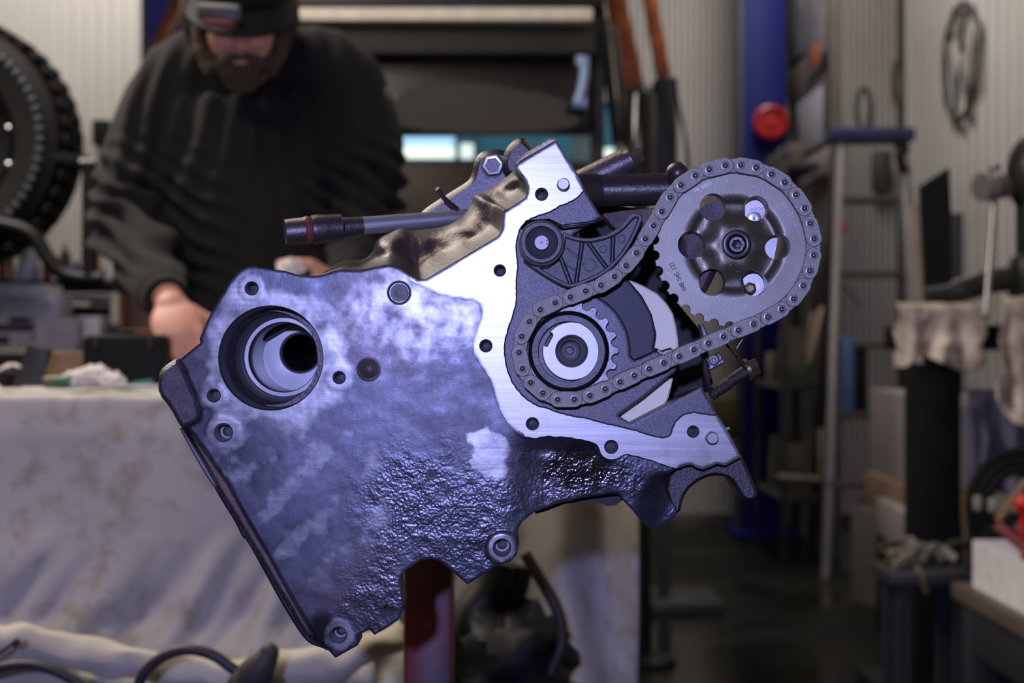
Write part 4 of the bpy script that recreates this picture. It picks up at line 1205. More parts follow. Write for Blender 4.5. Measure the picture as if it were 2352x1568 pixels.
thing(mb, 'teal_marker', mat('teal_plastic', (.05, .30, .24), .4), 'small teal and white marker lying on the flat packet', 'marker')

# ---- rack, boxes and bottles behind the bench (left)
RKD = 4.9; RZ = P(0, 642, RKD).z
rk = empty('parts_rack', (P(60, 0, RKD).x, RKD + .2, 0), 'black shelving rack with white cartons at the far left', 'rack')
zb = .95
for z in (RZ - .015, RZ - .15, RZ - .30, .5, .1):
    mb = MB(); mb.box((P(60, 0, RKD).x, RKD + .17, z), (.62, .36, .03), bev=.003); mb.build('shelf', m_dgrey, rk)
for sx in (-.30, .30):
    for y in (RKD, RKD + .34):
        mb = MB(); mb.box((P(60, 0, RKD).x + sx, y, RZ / 2), (.03, .03, RZ), bev=.003); mb.build('upright', m_dgrey, rk)
mb = MB(); pbox(mb, 108, 252, 645, 672, RKD - .03, .02); pbox(mb, 138, 252, 702, 750, RKD - .03, .02); pbox(mb, 205, 252, 690, 700, RKD - .03, .02)
mb.build('drawer_front', m_blk, rk)
mb = MB(); pbox(mb, 135, 252, 676, 692, RKD - .02, .03); mb.build('label_rail', mat('label_rail_grey', (.28, .28, .29), .6), rk)
BX = [('long_carton', -40, 108, 652, 684, 4.60, .2, m_white, 'long flat white carton on top of the grey cartons at the left edge'),
      ('grey_carton', -40, 76, 686, 800, 4.60, .22, m_grey, 'grey carton with black printed shapes at the left edge'),
      ('white_carton', 78, 134, 680, 734, 4.62, .2, m_white, 'small white carton with a dark mark between the grey cartons'),
      ('pale_carton', 80, 178, 730, 812, 4.55, .2, mat('pale_card', (.66, .64, .67), .7), 'pale grey carton below the small white one'),
      ('white_packet_box', 176, 229, 726, 800, 4.62, .15, m_white, 'narrow white carton right of the pale grey carton')]
cz = P(0, 812, 4.6).z
mb = MB(); mb.box((P(90, 0, 4.6).x, 4.68, cz / 2 - .0), (.50, .30, cz), bev=.004)
thing(mb, 'low_cabinet', m_dgrey, 'dark low cabinet carrying the cartons at the left', 'cabinet')
for nm, x0, x1, y0, y1, D, dp, m, lb in BX:
    mb = MB(); pbox(mb, x0, x1, y0, y1 + (784 + (1 - cz) * F / D - 812 if y1 >= 800 else 0), D, dp * .8)
    bo_ = thing(mb, nm, m, lb, 'carton')
    pr = MB()
    if nm == 'grey_carton':
        pbox(pr, -40, 74, 745, 760, D - .004, .004, 0); pbox(pr, 20, 70, 728, 742, D - .004, .004, 0); pbox(pr, -40, 20, 772, 790, D - .004, .004, 0); pr.build('printed_shapes', m_print, bo_)
    if nm == 'white_carton': pbox(pr, 92, 118, 696, 706, D - .004, .004, 0); pr.build('printed_mark', m_grey, bo_)
    if nm == 'pale_carton': pbox(pr, 116, 126, 750, 775, D - .004, .004, 0); pr.build('printed_mark', m_grey, bo_)
def bottle(name, px, w, y0, D, zbase, m, cap, label, tilt=0):
    c = Vector((P(px, 0, D).x, D, zbase)); h = P(0, y0, D).z - zbase; r = w / 2 * D / F
    ax = Vector((math.sin(tilt), 0, math.cos(tilt)))
    mb = MB(); mb.lathe(c, ax, [(r * .92, 0), (r, .004), (r, h * .62), (r * .85, h * .72), (r * .42, h * .82), (r * .42, h * .9)], 24)
    o = thing(mb, name, m, label, 'bottle', 'bottles on top of the left rack')
    mb = MB(); mb.lathe(c + ax * h * .88, ax, [(r * .5, 0), (r * .5, h * .12)], 20); mb.build('cap', cap, o)
m_red = m_red
m_redp = mat('red_plastic', (.45, .02, .015), .35); m_yel = mat('yellow_plastic', (.55, .38, .03), .4); m_wp = mat('white_gloss_plastic', (.85, .88, .95), .25)
m_bp = mat('blue_plastic', (.03, .07, .3), .4); m_amb = mat('amber_plastic', (.45, .22, .06), .4); m_clear = mat('pale_plastic', (.55, .6, .7), .2)
for a in (('spray_bottle', 4, 20, 560, m_redp, m_white, 'red bottle at the far left end of the rack top'),
          ('yellow_bottle', 24, 16, 565, m_yel, m_redp, 'yellow bottle between the red and the white bottle'),
          ('white_bottle', 52, 40, 545, m_wp, m_wp, 'wide bright white bottle under the tyre', .25),
          ('grey_bottle', 84, 16, 598, m_grey, m_dgrey, 'small grey bottle right of the white bottle'),
          ('pink_bottle', 108, 22, 592, mat('pink_red_plastic', (.4, .06, .08), .4), m_redp, 'pinkish red bottle on the rack before the tube'),
          ('blue_bottle', 176, 24, 600, m_bp, m_bp, 'dark blue bottle between the black tubes'),
          ('olive_jar', 150, 26, 560, mat('olive_jar', (.11, .09, .05), .5), m_grey, 'brown olive jar behind the curved black tube'),
          ('amber_bottle', 221, 20, 560, m_amb, m_amb, 'amber bottle just right of the upright black tube'),
          ('clear_bottle', 241, 14, 596, m_clear, m_wp, 'thin clear bottle beside the mechanic\'s sleeve')):
    bottle(a[0], a[1], a[2], a[3], RKD + .02, RZ, a[4], a[5], a[6], a[7] if len(a) > 7 else 0)
mb = MB(); pbox(mb, 268, 380, 560, 780, 4.5, .05); 
hbx = empty('brown_cabinet', (P(320, 0, 4.5).x, 4.6, 0), 'dark brown cabinet with an orange edge behind the sleeve', 'cabinet')
mb = MB(); a = P(273, 560, 4.5); b = P(400, 560, 4.5); mb.box(((a.x + b.x) / 2, 4.65, a.z / 2), (b.x - a.x, .3, a.z), bev=.005); mb.build('body', mat('brown_cabinet_paint', (.035, .012, .008), .5), hbx)
mb = MB(); pbox(mb, 278, 390, 756, 768, 4.48, .03); pbox(mb, 273, 283, 560, 900, 4.48, .03); mb.build('orange_edge', mat('orange_brown_edge', (.16, .05, .015), .5), hbx)

# ---- off-road vehicle at the left: tyre and black tube frame
TD = 4.4; tc = P(-108, 332, TD); TR = 290 * TD / F
car = empty('off_road_buggy', (tc.x - .85, TD + .6, 0), 'black off-road buggy rear with big knobbly tyre at left edge', 'vehicle')
m_rub = mat('tyre_rubber', (.005, .0048, .0048), .6, c2=(.010, .009, .009), ns=20, bs=120, bstr=.4, bd=.003, spec=.15)
mb = MB()
mb.lathe(tc + Vector((0, -.10, 0)), (0, 1, 0), [(TR * .56, .01), (TR * .60, -.012), (TR * .80, -.03), (TR * .92, -.01), (TR * .965, .03), (TR * .97, .18), (TR * .90, .22), (TR * .56, .21)], 96, cap=False)
ty = mb.build('tyre', m_rub, car, smooth=40)
for k in range(44):
    a = 2 * PI * k / 44
    if math.cos(a) < -.2: continue
    mb = MB(); d = Vector((math.cos(a), 0, math.sin(a)))
    for j in range(2):
        ang = a + (j * PI / 44)
        d = Vector((math.cos(ang), 0, math.sin(ang)))
        mb.box(tc + d * TR * .985 + Vector((0, -.08 + j * .09, 0)), (TR * .03, .08, TR * .085), Matrix.Rotation(-ang, 3, 'Y'), bev=.004)
    mb.build('tread_lug', m_rub, ty)
for k in range(64):
    a = 2 * PI * k / 64
    if math.cos(a) < .1: continue
    d = Vector((math.cos(a), 0, math.sin(a)))
    mb = MB(); mb.box(tc + d * TR * .80 + Vector((0, -.134, 0)), (TR * .05, .006, TR * .035), Matrix.Rotation(-a, 3, 'Y'), bev=.001)
    mb.build('sidewall_block', mat('sidewall_mark', (.05, .06, .08), .4) if k == 0 or 'm_sw' not in globals() else m_sw, ty)
    if 'm_sw' not in globals(): m_sw = bpy.data.materials['sidewall_mark']
mb = MB()
mb.lathe(tc + Vector((0, -.08, 0)), (0, 1, 0), [(TR * .57, -.01), (TR * .55, -.02), (TR * .52, .0), (TR * .48, .06), (TR * .25, .07), (TR * .22, .02), (.001, .015)], 64, cap=False)
mb.build('wheel_rim', m_blktube, car, smooth=40)
for py in (295, 378):
    mb = MB(); mb.ball(P(21, py, TD - .09), .012); mb.build('wheel_nut', m_chrome, car)
mb = MB(); mb.tube(catmull([P(-80, 500, 4.2), P(60, 530, 4.2), P(108, 590, 4.2), P(140, 625, 4.2), P(180, 638, 4.2), P(235, 640, 4.2)], 6), .021, 16); mb.build('tube_bar', m_blktube, car)
mb = MB(); mb.tube([P(206, 640, 4.2), P(207, 385, 4.2)], .021, 16); mb.tube(catmull([P(207, 392, 4.2), P(200, 376, 4.2), P(178, 372, 4.25), P(60, 360, 4.4)], 5), .021, 16); mb.build('tube_bar', m_blktube, car)
mb = MB(); pbox(mb, 181, 216, 364, 373, 4.18, .03); mb.build('bar_highlight', mat('bar_highlight_pale', (.5, .48, .45), .4), car)  # pale strip painting the highlight on the tube elbow
mb = MB(); mb.tube([tc + Vector((0, .0, 0)), tc + Vector((-.2, .3, 0)), (tc.x - .5, TD + .6, 1.2)], .03, 12); mb.build('carrier_arm', m_blk, car)
mb = MB(); mb.box((tc.x - 1.05, TD + .75, 1.15), (1.0, 1.2, .7), bev=.06); mb.build('body', m_blkgloss, car)
for y in (TD + .4, TD + 1.2):
    mb = MB(); mb.lathe((tc.x - .64, y, .36), (1, 0, 0), [(.2, 0), (.34, .02), (.36, .06), (.36, .2), (.34, .24), (.2, .26)], 40); mb.build('wheel', m_rub, car)
mb = MB(); mb.box((tc.x - 1.1, TD + .75, .6), (.8, 1.1, .5), bev=.04); mb.build('chassis', m_blk, car)

# ---- lift posts and vehicle on the lift
def post(px0, px1, D, label):
    w = (px1 - px0) * D / F; x = P((px0 + px1) / 2, 0, D).x
    r = empty('lift_post', (x, D, 0), label, 'lift post', 'posts of the two-post lift')
    mb = MB(); mb.box((x, D + .12, 1.75), (w, .24, 3.5), bev=.008); mb.build('column', m_blue, r)
    mb = MB(); mb.box((x - w / 2 - .012, D + .12, 1.75), (.03, .26, 3.5), bev=.004); mb.build('column_flange', mat('lift_flange_dark', (.035, .035, .07), .5), r)
    mb = MB(); mb.box((x, D + .12, .02), (w * 1.4, .5, .04), bev=.004); mb.build('base_plate', m_blue, r)
    return r
pr_ = post(1708, 1806, 8.2, 'blue lift post right of the sprocket with a red reel on it')
pl_ = post(336, 436, 8.2, 'blue lift post behind the left shoulder of the mechanic')
mb = MB(); c = P(1772, 278, 8.08)
mb.lathe(c + Vector((0, .06, 0)), (0, -1, 0), [(.085, 0), (.088, .01), (.085, .05), (.07, .055), (.066, .03), (.03, .03), (.028, .045), (.001, .046)], 48)
thing(mb, 'red_reel', mat('red_glossy_lid', (.42, .012, .012), .3), 'round red reel fixed to the right blue lift post', 'reel', smooth=30)
m_van = mat('dark_vehicle_body', (.016, .014, .012), .35, c2=(.028, .024, .02), ns=4)
m_vang = mat('dark_vehicle_lining', (.03, .028, .026), .8)
v = empty('lifted_vehicle', (P(1140, 0, 5.2).x, 6.2, 0), 'dark vehicle behind the mechanic with a long window slot', 'vehicle')
mb = MB(); plate_ = lambda mb_, rect, D, th: None
def frame(mb, ox0, ox1, oy0, oy1, ix0, ix1, iy0, iy1, D, th, bev=.01):
    pbox(mb, ox0, ox1, oy0, iy0, D, th, bev); pbox(mb, ox0, ox1, iy1, oy1, D, th, bev)
    pbox(mb, ox0, ix0, iy0 - 1, iy1 + 1, D, th, bev); pbox(mb, ix1, ox1, iy0 - 1, iy1 + 1, D, th, bev)
frame(mb, 560, 1372, 124, 620, 905, 1366, 306, 372, 5.6, .08); mb.build('front_panel', m_van, v)
mb = MB(); pbox(mb, 560, 1368, 48, 122, 5.5, .06); mb.build('raised_hatch', mat('hatch_lining', (.030, .026, .022), .7), v)
mb = MB(); pbox(mb, 560, 1362, 16, 47, 5.42, .09, bev=.01); mb.build('hatch_rail', mat('beige_rail', (.92, .84, .70), .6), v)
mb = MB(); pbox(mb, 560, 1385, -80, 15, 5.5, .10); mb.build('roof_edge', m_van, v)
mb = MB(); pbox(mb, 880, 1300, 124, 129, 5.56, .03, bev=.002); mb.build('trim_strip', mat('blue_grey_strip', (.10, .13, .18), .3, .5), v)
mb = MB(); 
plate_pts = chaikin([(905,305),(908,240),(930,205),(990,192),(1060,190),(1130,194),(1180,205),(1260,215),(1320,240),(1340,305)], 2)
V_ = [P(x, y, 5.5) for x, y in plate_pts]; n_ = len(V_)
mb.add(V_ + [q + Vector((0, .06, 0)) for q in V_], [tuple(range(n_)), tuple(reversed(range(n_, 2 * n_)))] + [(i, (i + 1) % n_, n_ + (i + 1) % n_, n_ + i) for i in range(n_)])
mb.build('grey_cover', mat('grey_brown_cover', (.045, .040, .035), .8, c2=(.06, .053, .046), ns=3), v, smooth=30)
mb = MB(); a = P(560, 0, 5.6); b = P(1372, 0, 5.6)
for x in (a.x, b.x): mb.box((x, 6.5, 1.7), (.05, 1.8, 1.6))
mb.box(((a.x + b.x) / 2, 6.5, 2.25), (b.x - a.x, 1.8, .05)); mb.build('body_shell', m_van, v)
mb = MB(); pbox(mb, 925, 1100, 376, 560, 5.58, .04); mb.build('brown_panel', mat('brown_panel', (.030, .020, .010), .6), v)
for x in (a.x + .25, b.x - .15):
    mb = MB(); mb.lathe((x - .1, 6.1, .42), (1, 0, 0), [(.25, 0), (.40, .02), (.42, .05), (.42, .18), (.40, .2), (.25, .22)], 40); mb.build('wheel', m_rub, v)
mb = MB(); mb.box(((a.x + b.x) / 2, 6.4, .75), (b.x - a.x - .2, 1.4, .5)); mb.build('chassis', m_blk, v)
# hinge arm, the blue light on it put into its colour
mb = MB(); mb.tube(catmull([P(1338, 132, 5.3), P(1342, 165, 5.3), P(1336, 205, 5.3), P(1326, 238, 5.3)], 5), [(.016, .03)] * 16, 16); mb.tube([P(1338, 130, 5.3), P(1338, 150, 5.3)], .022, 14); mb.tube([P(1318, 235, 5.3), P(1346, 238, 5.3)], .02, 14)
mb.build('hinge_arm', mat('blue_lit_metal', (.36, .48, .80), .35, .1), v, smooth=60)
mb = MB(); pbox(mb, 1300, 1345, 236, 262, 5.32, .05, .01); mb.build('hinge_bracket', m_blk, v)
# orange lift arms
def bar(mb, x0, y0, x1, y1, w, D, dep, D2=None):
    a = P(x0, y0, D); b = P(x1, y1, D2 or D); d = (b - a); L = d.length
    R = d.to_track_quat('Z', 'Y').to_matrix()
    mb.box((a + b) / 2, (w * D / F, dep, L), R, bev=.006)
mb = MB(); bar(mb, 1402, -60, 1462, 230, 52, 6.6, .08)
og_ = thing(mb, 'orange_lift_beam', m_orange, 'wide orange lift arm leaning right of the dark vehicle', 'lift arm')
mb = MB(); bar(mb, 1368, -60, 1418, 330, 20, 6.5, .04); mb.build('black_edge', m_blk, og_)
mb = MB(); bar(mb, 452, -80, 352, 130, 34, 8.0, .06)
thing(mb, 'orange_brace', m_orange, 'orange brace slanting in front of the left blue lift post', 'lift arm')
mb = MB(); bar(mb, 1482, -60, 1524, 178, 28, 6.9, .06)
thing(mb, 'orange_strut', m_orange, 'narrow orange strut leaning toward the grey box', 'lift arm')
mb = MB(); mb.tube([P(1472, 410, 5.0), P(1472, 225, 5.0), P(1468, 205, 5.0), P(1464, 196, 5.0)], [34 * 5 / F, 34 * 5 / F, 26 * 5 / F, 8 * 5 / F], 28)
mb.tube([P(1472, 1000, 5.0), P(1472, 400, 5.0)], 20 * 5 / F, 20); mb.lathe((P(1472, 0, 5.0).x, 5.0, 0), (0, 0, 1), [(.11, 0), (.11, .015), (.035, .03), (.027, .75)], 24)
thing(mb, 'gas_cylinder_stand', m_blkgloss, 'glossy black cylinder on a thin stand before the orange arm', 'cylinder')
mb = MB(); pbox(mb, 1506, 1556, 176, 420, 6.0, .2, .01); a = P(1531, 420, 6.0); mb.box((a.x, 6.1, a.z / 2), (.05, .05, a.z)); mb.box((a.x, 6.1, .02), (.4, .4, .04), bev=.004)
thing(mb, 'grey_control_box', m_dgrey, 'dark grey upright control box behind the black cylinder', 'control box')
mb = MB(); mb.tube(catmull([P(1548, 180, 5.95), P(1562, 260, 5.95), P(1576, 330, 5.95), P(1580, 385, 5.95), P(1584, 500, 5.95)], 5), .006, 8)
thing(mb, 'control_cable', m_blk, 'thin black cable hanging from the grey control box', 'cable')
mb = MB(); bar(mb, 1392, 40, 1420, 330, 10, 6.2, .02); bar(mb, 1410, 60, 1440, 340, 14, 6.3, .03)
thing(mb, 'olive_strap', mat('olive_strap', (.11, .10, .06), .7), 'olive strap hanging between vehicle and orange arm', 'strap')
# switch box on the back wall
mb = MB(); pbox(mb, 210, 248, 274, 332, 9.2, .12, .01)
thing(mb, 'wall_speaker', m_blk, 'small black box on the pale wall left of the mechanic', 'speaker')
# ================================================================ RIGHT SIDE
PX = 1.46
mb = MB(); mb.box((PX + .03, 8.15, 1.45), (.05, 1.5, 2.9), bev=.005)
pt = thing(mb, 'partition_board', mat('dark_partition', (.07, .065, .055), .7, c2=(.12, .11, .09), ns=8), 'dark partition board beside the right lift post hung with posters', 'partition')
def ppanel(name, px0, px1, yt, yb, m, label, cat, off=.0, th=.012, parent=None, frame_m=None):
    """flat board on the partition; px range at x = PX, heights given at its nearer (right) end"""
    x = PX - .004 - off; D1 = x * F / (px0 - 1176); D2 = x * F / (px1 - 1176)
    z0 = P(0, yb, D2).z; z1 = P(0, yt, D2).z
    mb = MB(); mb.box((x - th / 2, (D1 + D2) / 2, (z0 + z1) / 2), (th, abs(D1 - D2), z1 - z0), bev=.002)
    if parent: return mb.build(name, m, parent)
    o = thing(mb, name, m, label, cat)
    if frame_m:
        fb = MB()
        for zc in (z0, z1): fb.box((x - th / 2, (D1 + D2) / 2, zc), (th * 1.6, abs(D1 - D2) + .03, .025), bev=.003)
        for yc in (D1, D2): fb.box((x - th / 2, yc, (z0 + z1) / 2), (th * 1.6, .035, z1 - z0), bev=.003)
        fb.build('frame', frame_m, o)
    return o
ppanel('whiteboard', 1836, 1900, 178, 326, mat('whiteboard_grey', (.40, .42, .48), .4), 'pale blue-grey whiteboard in a dark frame above the ladder', 'whiteboard', frame_m=mat('dark_frame', (.05, .045, .035), .5))
ppanel('poster', 1858, 1898, -60, 150, mat('poster_pale', (.26, .25, .28), .6, c2=(.12, .11, .12), ns=14, amt=.3), 'pale poster with an orange patch left of the ladder top', 'poster')
ppanel('poster', 1810, 1850, -60, 120, mat('poster_grey', (.16, .165, .16), .6, c2=(.06, .07, .10), ns=9, amt=.3), 'grey green poster next to the blue post', 'poster')
pp = ppanel('orange_sticker', 1866, 1882, 92, 146, mat('orange_sticker', (.50, .10, .03), .5), 'orange sticker on the pale poster', 'sticker', off=.014, th=.003)
ppanel('black_sticker', 1886, 1902, 112, 145, m_blk, 'black square sticker beside the orange one', 'sticker', off=.014, th=.003)
ppanel('pegboard', 1812, 1856, 130, 215, mat('dim_tool_panel', (.05, .042, .033), .7, c2=(.12, .10, .08), ns=25, amt=.2), 'dim panel crowded with small parts above the whiteboard', 'panel')
ppanel('paper_sheet', 1842, 1904, 336, 400, mat('aged_paper', (.36, .31, .29), .7, c2=(.2, .18, .19), ns=10), 'pinkish paper sheet below the whiteboard', 'paper')
for i, py in enumerate((276, 372)):
    D = PX * F / (1820 - 1176); c = P(1820, py, D) - Vector((.03, 0, 0)); mb = MB()
    mb.lathe(c, (-1, 0, 0), [(.10, 0), (.115, .01), (.105, .03), (.09, .03), (.085, .012), (.03, .012), (.025, .025), (.001, .026)], 40)
    thing(mb, 'hub_cap', mat('hub_cap_silver', (.4, .39, .37), .3, .7), ('upper' if i == 0 else 'lower') + ' silver hub cap hanging beside the blue post', 'hub cap', 'hub caps beside the post', smooth=40)
# clutter shelf below
sh = empty('clutter_shelf', (1.28, 7.5, 0), 'dark shelf full of tools between the post and ladder', 'shelf')
for z in (.30, .80, 1.30, 1.78):
    mb = MB(); mb.box((1.28, 7.5, z), (.16, .75, .03), bev=.003); mb.build('shelf_board', m_dgrey, sh)
for y in (7.13, 7.87):
    mb = MB(); mb.box((1.205, y, .9), (.025, .03, 1.8), bev=.003); mb.build('upright', m_dgrey, sh)
random.seed(5)
tc_ = [(.10, .08, .05), (.16, .13, .10), (.05, .05, .06), (.07, .09, .04), (.22, .18, .14), (.04, .03, .03), (.12, .05, .04), (.30, .26, .2)]
nmz = ['tin_can', 'oil_can', 'grease_tub', 'parts_tin']
sizes = 0
words_ = ['olive', 'tan', 'dark grey', 'moss green', 'beige', 'near-black', 'rusty red', 'cream']
wh_ = {.315: 'lowest', .815: 'second', 1.315: 'third', 1.795: 'top'}
for si, z in enumerate((.315, .815, 1.315, 1.795)):
    y = 7.16
    k = 0
    while y < 7.72:
        ci = (si * 3 + k) % 8; r = random.uniform(.035, .06); h = random.uniform(.10, .26) if z < 1.7 else .09
        mb = MB(); c = Vector((1.275 + random.uniform(-.01, .01), y + r, z))
        mb.lathe(c, (0, 0, 1), [(r * .96, 0), (r, .005), (r, h * .93), (r * .95, h), (r * .6, h), (r * .55, h * .96), (.001, h * .96)], 20)
        mname = 'clutter_' + words_[ci].replace(' ', '_').replace('-', '_')
        m = bpy.data.materials.get(mname) or mat(mname, tc_[ci], .5)
        o = thing(mb, nmz[(si + k) % 4], m, words_[ci] + ' ' + ('tall' if h > .18 else 'squat') + ' tin on the %s board of the dark shelf, %s from the front' % (wh_[z], ['first', 'second', 'third', 'fourth', 'fifth', 'sixth', 'seventh'][k]), 'tin', 'tins on the clutter shelf', smooth=35)
        y += 2 * r + .02; k += 1
# wooden sticks leaning
mb = MB(); bar(mb, 1888, 705, 1856, 835, 13, 7.0, .02); thing(mb, 'wooden_stick', mat('bare_wood', (.52, .40, .27), .7), 'bare wooden stick leaning against the shelf left of the ladder', 'stick')
mb = MB(); bar(mb, 1868, 715, 1848, 815, 9, 7.05, .02); thing(mb, 'wooden_stick', mat('grey_wood', (.30, .23, .16), .7), 'darker thin stick behind the bare wooden one', 'stick')
mb = MB(); bar(mb, 1886, 985, 1884, 1098, 14, 7.1, .02); mb2 = mb; bar(mb, 1786, 1094, 1888, 1100, 12, 7.1, .02)
thing(mb, 'pale_wood_frame', mat('pale_wood', (.34, .28, .2), .7), 'pale wooden frame corner low behind the ladder leg', 'wood frame')

# ---- stepladder
LD = 7.0
m_alu = mat('ladder_aluminium', (.34, .32, .31), .4, .6); m_step = mat('ladder_step_dark', (.05, .048, .045), .5)
ld = empty('stepladder', (P(2000, 0, LD).x, LD, 0), 'tall folding stepladder with a dark blue top cap', 'ladder')
mb = MB(); pbox(mb, 1912, 2104, 291, 323, LD - .05, .16, .01); mb.build('top_cap', mat('dark_blue_plastic', (.018, .024, .09), .45), ld)
fy = lambda D: 784 + F / D
for (x0, x1) in ((1932, 1898), (2068, 2130)):
    mb = MB(); a = P(x0, 320, LD); b = P(x1, fy(6.9), 6.75); b.z = 0.0; d = b - a
    mb.box((a + b) / 2, (.034, .06, d.length), d.to_track_quat('Z', 'Y').to_matrix(), bev=.004); mb.build('front_rail', m_alu, ld)
for (x0, x1) in ((1926, 1800), (2075, 2110)):
    mb = MB(); a = P(x0, 322, LD + .1); b = P(x1 + 60, fy(7.6), 7.7); b.z = 0.0; d = b - a
    mb.box((a + b) / 2, (.024, .04, d.length), d.to_track_quat('Z', 'Y').to_matrix(), bev=.004); mb.build('rear_rail', m_dgrey, ld)
for i, (x0, x1, y) in enumerate(((1928, 2074, 458), (1922, 2088, 628), (1915, 2100, 792), (1908, 2112, 952), (1900, 2124, 1112))):
    D = LD - .05 * i; mb = MB(); pbox(mb, x0, x1, y - 6, y + 8, D - .03, .09, .004); mb.build('step', m_step, ld)
mb = MB(); bar(mb, 1930, 650, 1980, 705, 6, LD - .05, .01); mb.build('brace', m_dgrey, ld)
mb = MB(); bar(mb, 2060, 640, 2092, 610, 6, LD - .05, .01); mb.build('brace', m_dgrey, ld)
mb = MB(); bar(mb, 2000, 1125, 1925, 1230, 9, LD + .3, .015); mb.build('brace', m_dgrey, ld)
mb = MB(); pbox(mb, 1932, 1962, 772, 945, LD - .15, .02, .004); 
thing(mb, 'blue_bag', mat('blue_sheet_plastic', (.07, .13, .28), .5), 'blue plastic sheet hanging from the third ladder step', 'sheet')
mb = MB(); pbox(mb, 1964, 1992, 800, 950, LD - .12, .05, .004)
thing(mb, 'black_sleeve', m_blk, 'black sleeve hanging beside the blue plastic sheet', 'sleeve')
mb = MB(); pbox(mb, 2007, 2050, 345, 440, 9.15, .08, .02)
thing(mb, 'wall_intercom', mat('dark_wall_box', (.055, .055, .05), .5), 'dark rounded box on the back wall seen through the ladder', 'wall box')
mb = MB(); mb.tube(catmull([P(2074, 320, 6.9), P(2078, 345, 6.9), P(2068, 360, 6.9), P(2080, 400, 6.9)], 5), .02, 12)
thing(mb, 'hanging_glove', m_blk, 'small black glove hanging below the blue ladder cap', 'glove')
mb = MB(); pbox(mb, 1932, 1942, 510, 536, 6.93, .02, .004); thing(mb, 'red_clip', m_redp, 'small red clip on the left ladder rail', 'clip')

# ---- things on the right wall
RX = XR - .03
def wallring(px, py, rz, ry, name, m, label, cat, tube=.012, fill=None, group=None):
    D = RX * F / (px - 1176); c = P(px, py, D); c.x = RX - .02
    mb = MB(); n = 48
    mb.tube([c + Vector((0, math.cos(2 * PI * k / n) * ry, math.sin(2 * PI * k / n) * rz)) for k in range(n)], tube, 10, closed=True)
    o = thing(mb, name, m, label, cat, group)
    return o, c
m_ring = mat('grey_ring_metal', (.13, .125, .12), .4, .4)
o, c = wallring(2216, 142, .285, .31, 'wall_emblem', m_ring, 'large grey ring emblem with V and W strokes on the right wall', 'emblem', .017)
def st_(pts_):
    mb = MB(); mb.tube([c + Vector((0, -y, z)) for y, z in pts_], (.010, .013), 8); mb.build('emblem_stroke', m_ring, o)
# the strokes as seen from the room (y axis of the wall runs toward the camera = to the right in the picture)
st_([(-.10, .27), (0, .05), (.10, .27)])
st_([(-.26, .15), (-.12, -.26), (0, .0), (.12, -.26), (.26, .15)])
def oval(px, py, rx, rz, name, m, fm, label, cat):
    c = P(px, py, YB - .05); mb = MB(); n = 40
    mb.tube([c + Vector((math.cos(2 * PI * k / n) * rx, 0, math.sin(2 * PI * k / n) * rz)) for k in range(n)], .014, 10, closed=True)
    o = thing(mb, name, m, label, cat); mb = MB()
    mb.box(c + Vector((0, .02, 0)), (rx * 1.5, .025, rz * 1.5), bev=.02); mb.build('oval_face', fm, o); return o
oval(2070, 190, .040, .15, 'wall_hoop', mat('hoop_dark', (.10, .085, .06), .4, .4), mat('dial_pale', (.38, .35, .34), .5), 'narrow dark oval ring on the back wall near the corner', 'ring')
oval(1984, 250, .038, .12, 'wall_dial', mat('disc_rim', (.12, .11, .10), .4, .4), mat('dial_grey', (.42, .41, .43), .4), 'narrow grey oval dial on the wall just above the ladder cap', 'dial')
# black angular panel leaning on the wall
mb = MB(); pl_pts = [(2118, 425), (2180, 385), (2186, 485), (2192, 900), (2140, 900)]
V_ = [P(x, y, 5.6) for x, y in pl_pts]; n_ = len(V_)
mb.add(V_ + [q + Vector((.0, .05, 0)) for q in V_], [tuple(range(n_)), tuple(reversed(range(n_, 2 * n_)))] + [(i, (i + 1) % n_, n_ + (i + 1) % n_, n_ + i) for i in range(n_)])
cpx_ = thing(mb, 'leaning_sheet', m_blk, 'tall black angular sheet standing between ladder and vise', 'sheet')
mb = MB(); a = P(2192, 488, 5.8); b = P(2214, 488, 5.8); mb.box(((a.x + b.x) / 2, 5.85, a.z / 2), (b.x - a.x, .1, a.z), bev=.006)
thing(mb, 'slate_board', mat('slate_blue_board', (.035, .035, .05), .5), 'slate coloured board standing right of the black panel', 'board')
mb = MB(); bar(mb, 2098, 470, 2178, 784 + F / 6.3, 26, 6.4, .03, 6.3); thing(mb, 'pinkish_plank', mat('pinkish_plank', (.30, .24, .22), .7), 'pale pinkish plank leaning between ladder and black panel', 'plank')

# ---- vise on its pillar, rags over it
VD = 4.4
m_cvise = mat('vise_dark_green_iron', (.035, .035, .028), .4, .3)
m_vsteel = mat('vise_steel', (.36, .35, .36), .3, .6)
vs_ = empty('bench_vise', (P(2150, 0, VD).x, VD + .1, 0), 'heavy bench vise with a bright bar handle on a black pillar', 'vise')
mb = MB(); a = P(2102, 0, VD); b = P(2212, 0, VD); zt = P(0, 800, VD).z; mb.box(((a.x + b.x) / 2, VD + .07, zt / 2), (b.x - a.x, .12, zt), bev=.01); mb.build('pillar', m_blk, vs_)
mb = MB(); a = P(2080, 0, VD); b = P(2420, 0, VD); mb.box(((a.x + b.x) / 2, VD + .12, zt + .03), (b.x - a.x, .3, .07), bev=.01); mb.build('plate', m_blk, vs_)
mb = MB(); mb.box((P(2240, 0, VD).x, VD + .12, .02), (.5, .5, .04), bev=.01); mb.build('foot', m_blk, vs_)
mb = MB(); mb.ball(P(2385, 400, VD), (.085, .10, .12)); mb.box(P(2390, 520, VD) , (.12, .12, .24), bev=.03); mb.box(P(2400, 640, VD), (.18, .12, .14), bev=.03); mb.build('body', m_cvise, vs_, smooth=60)
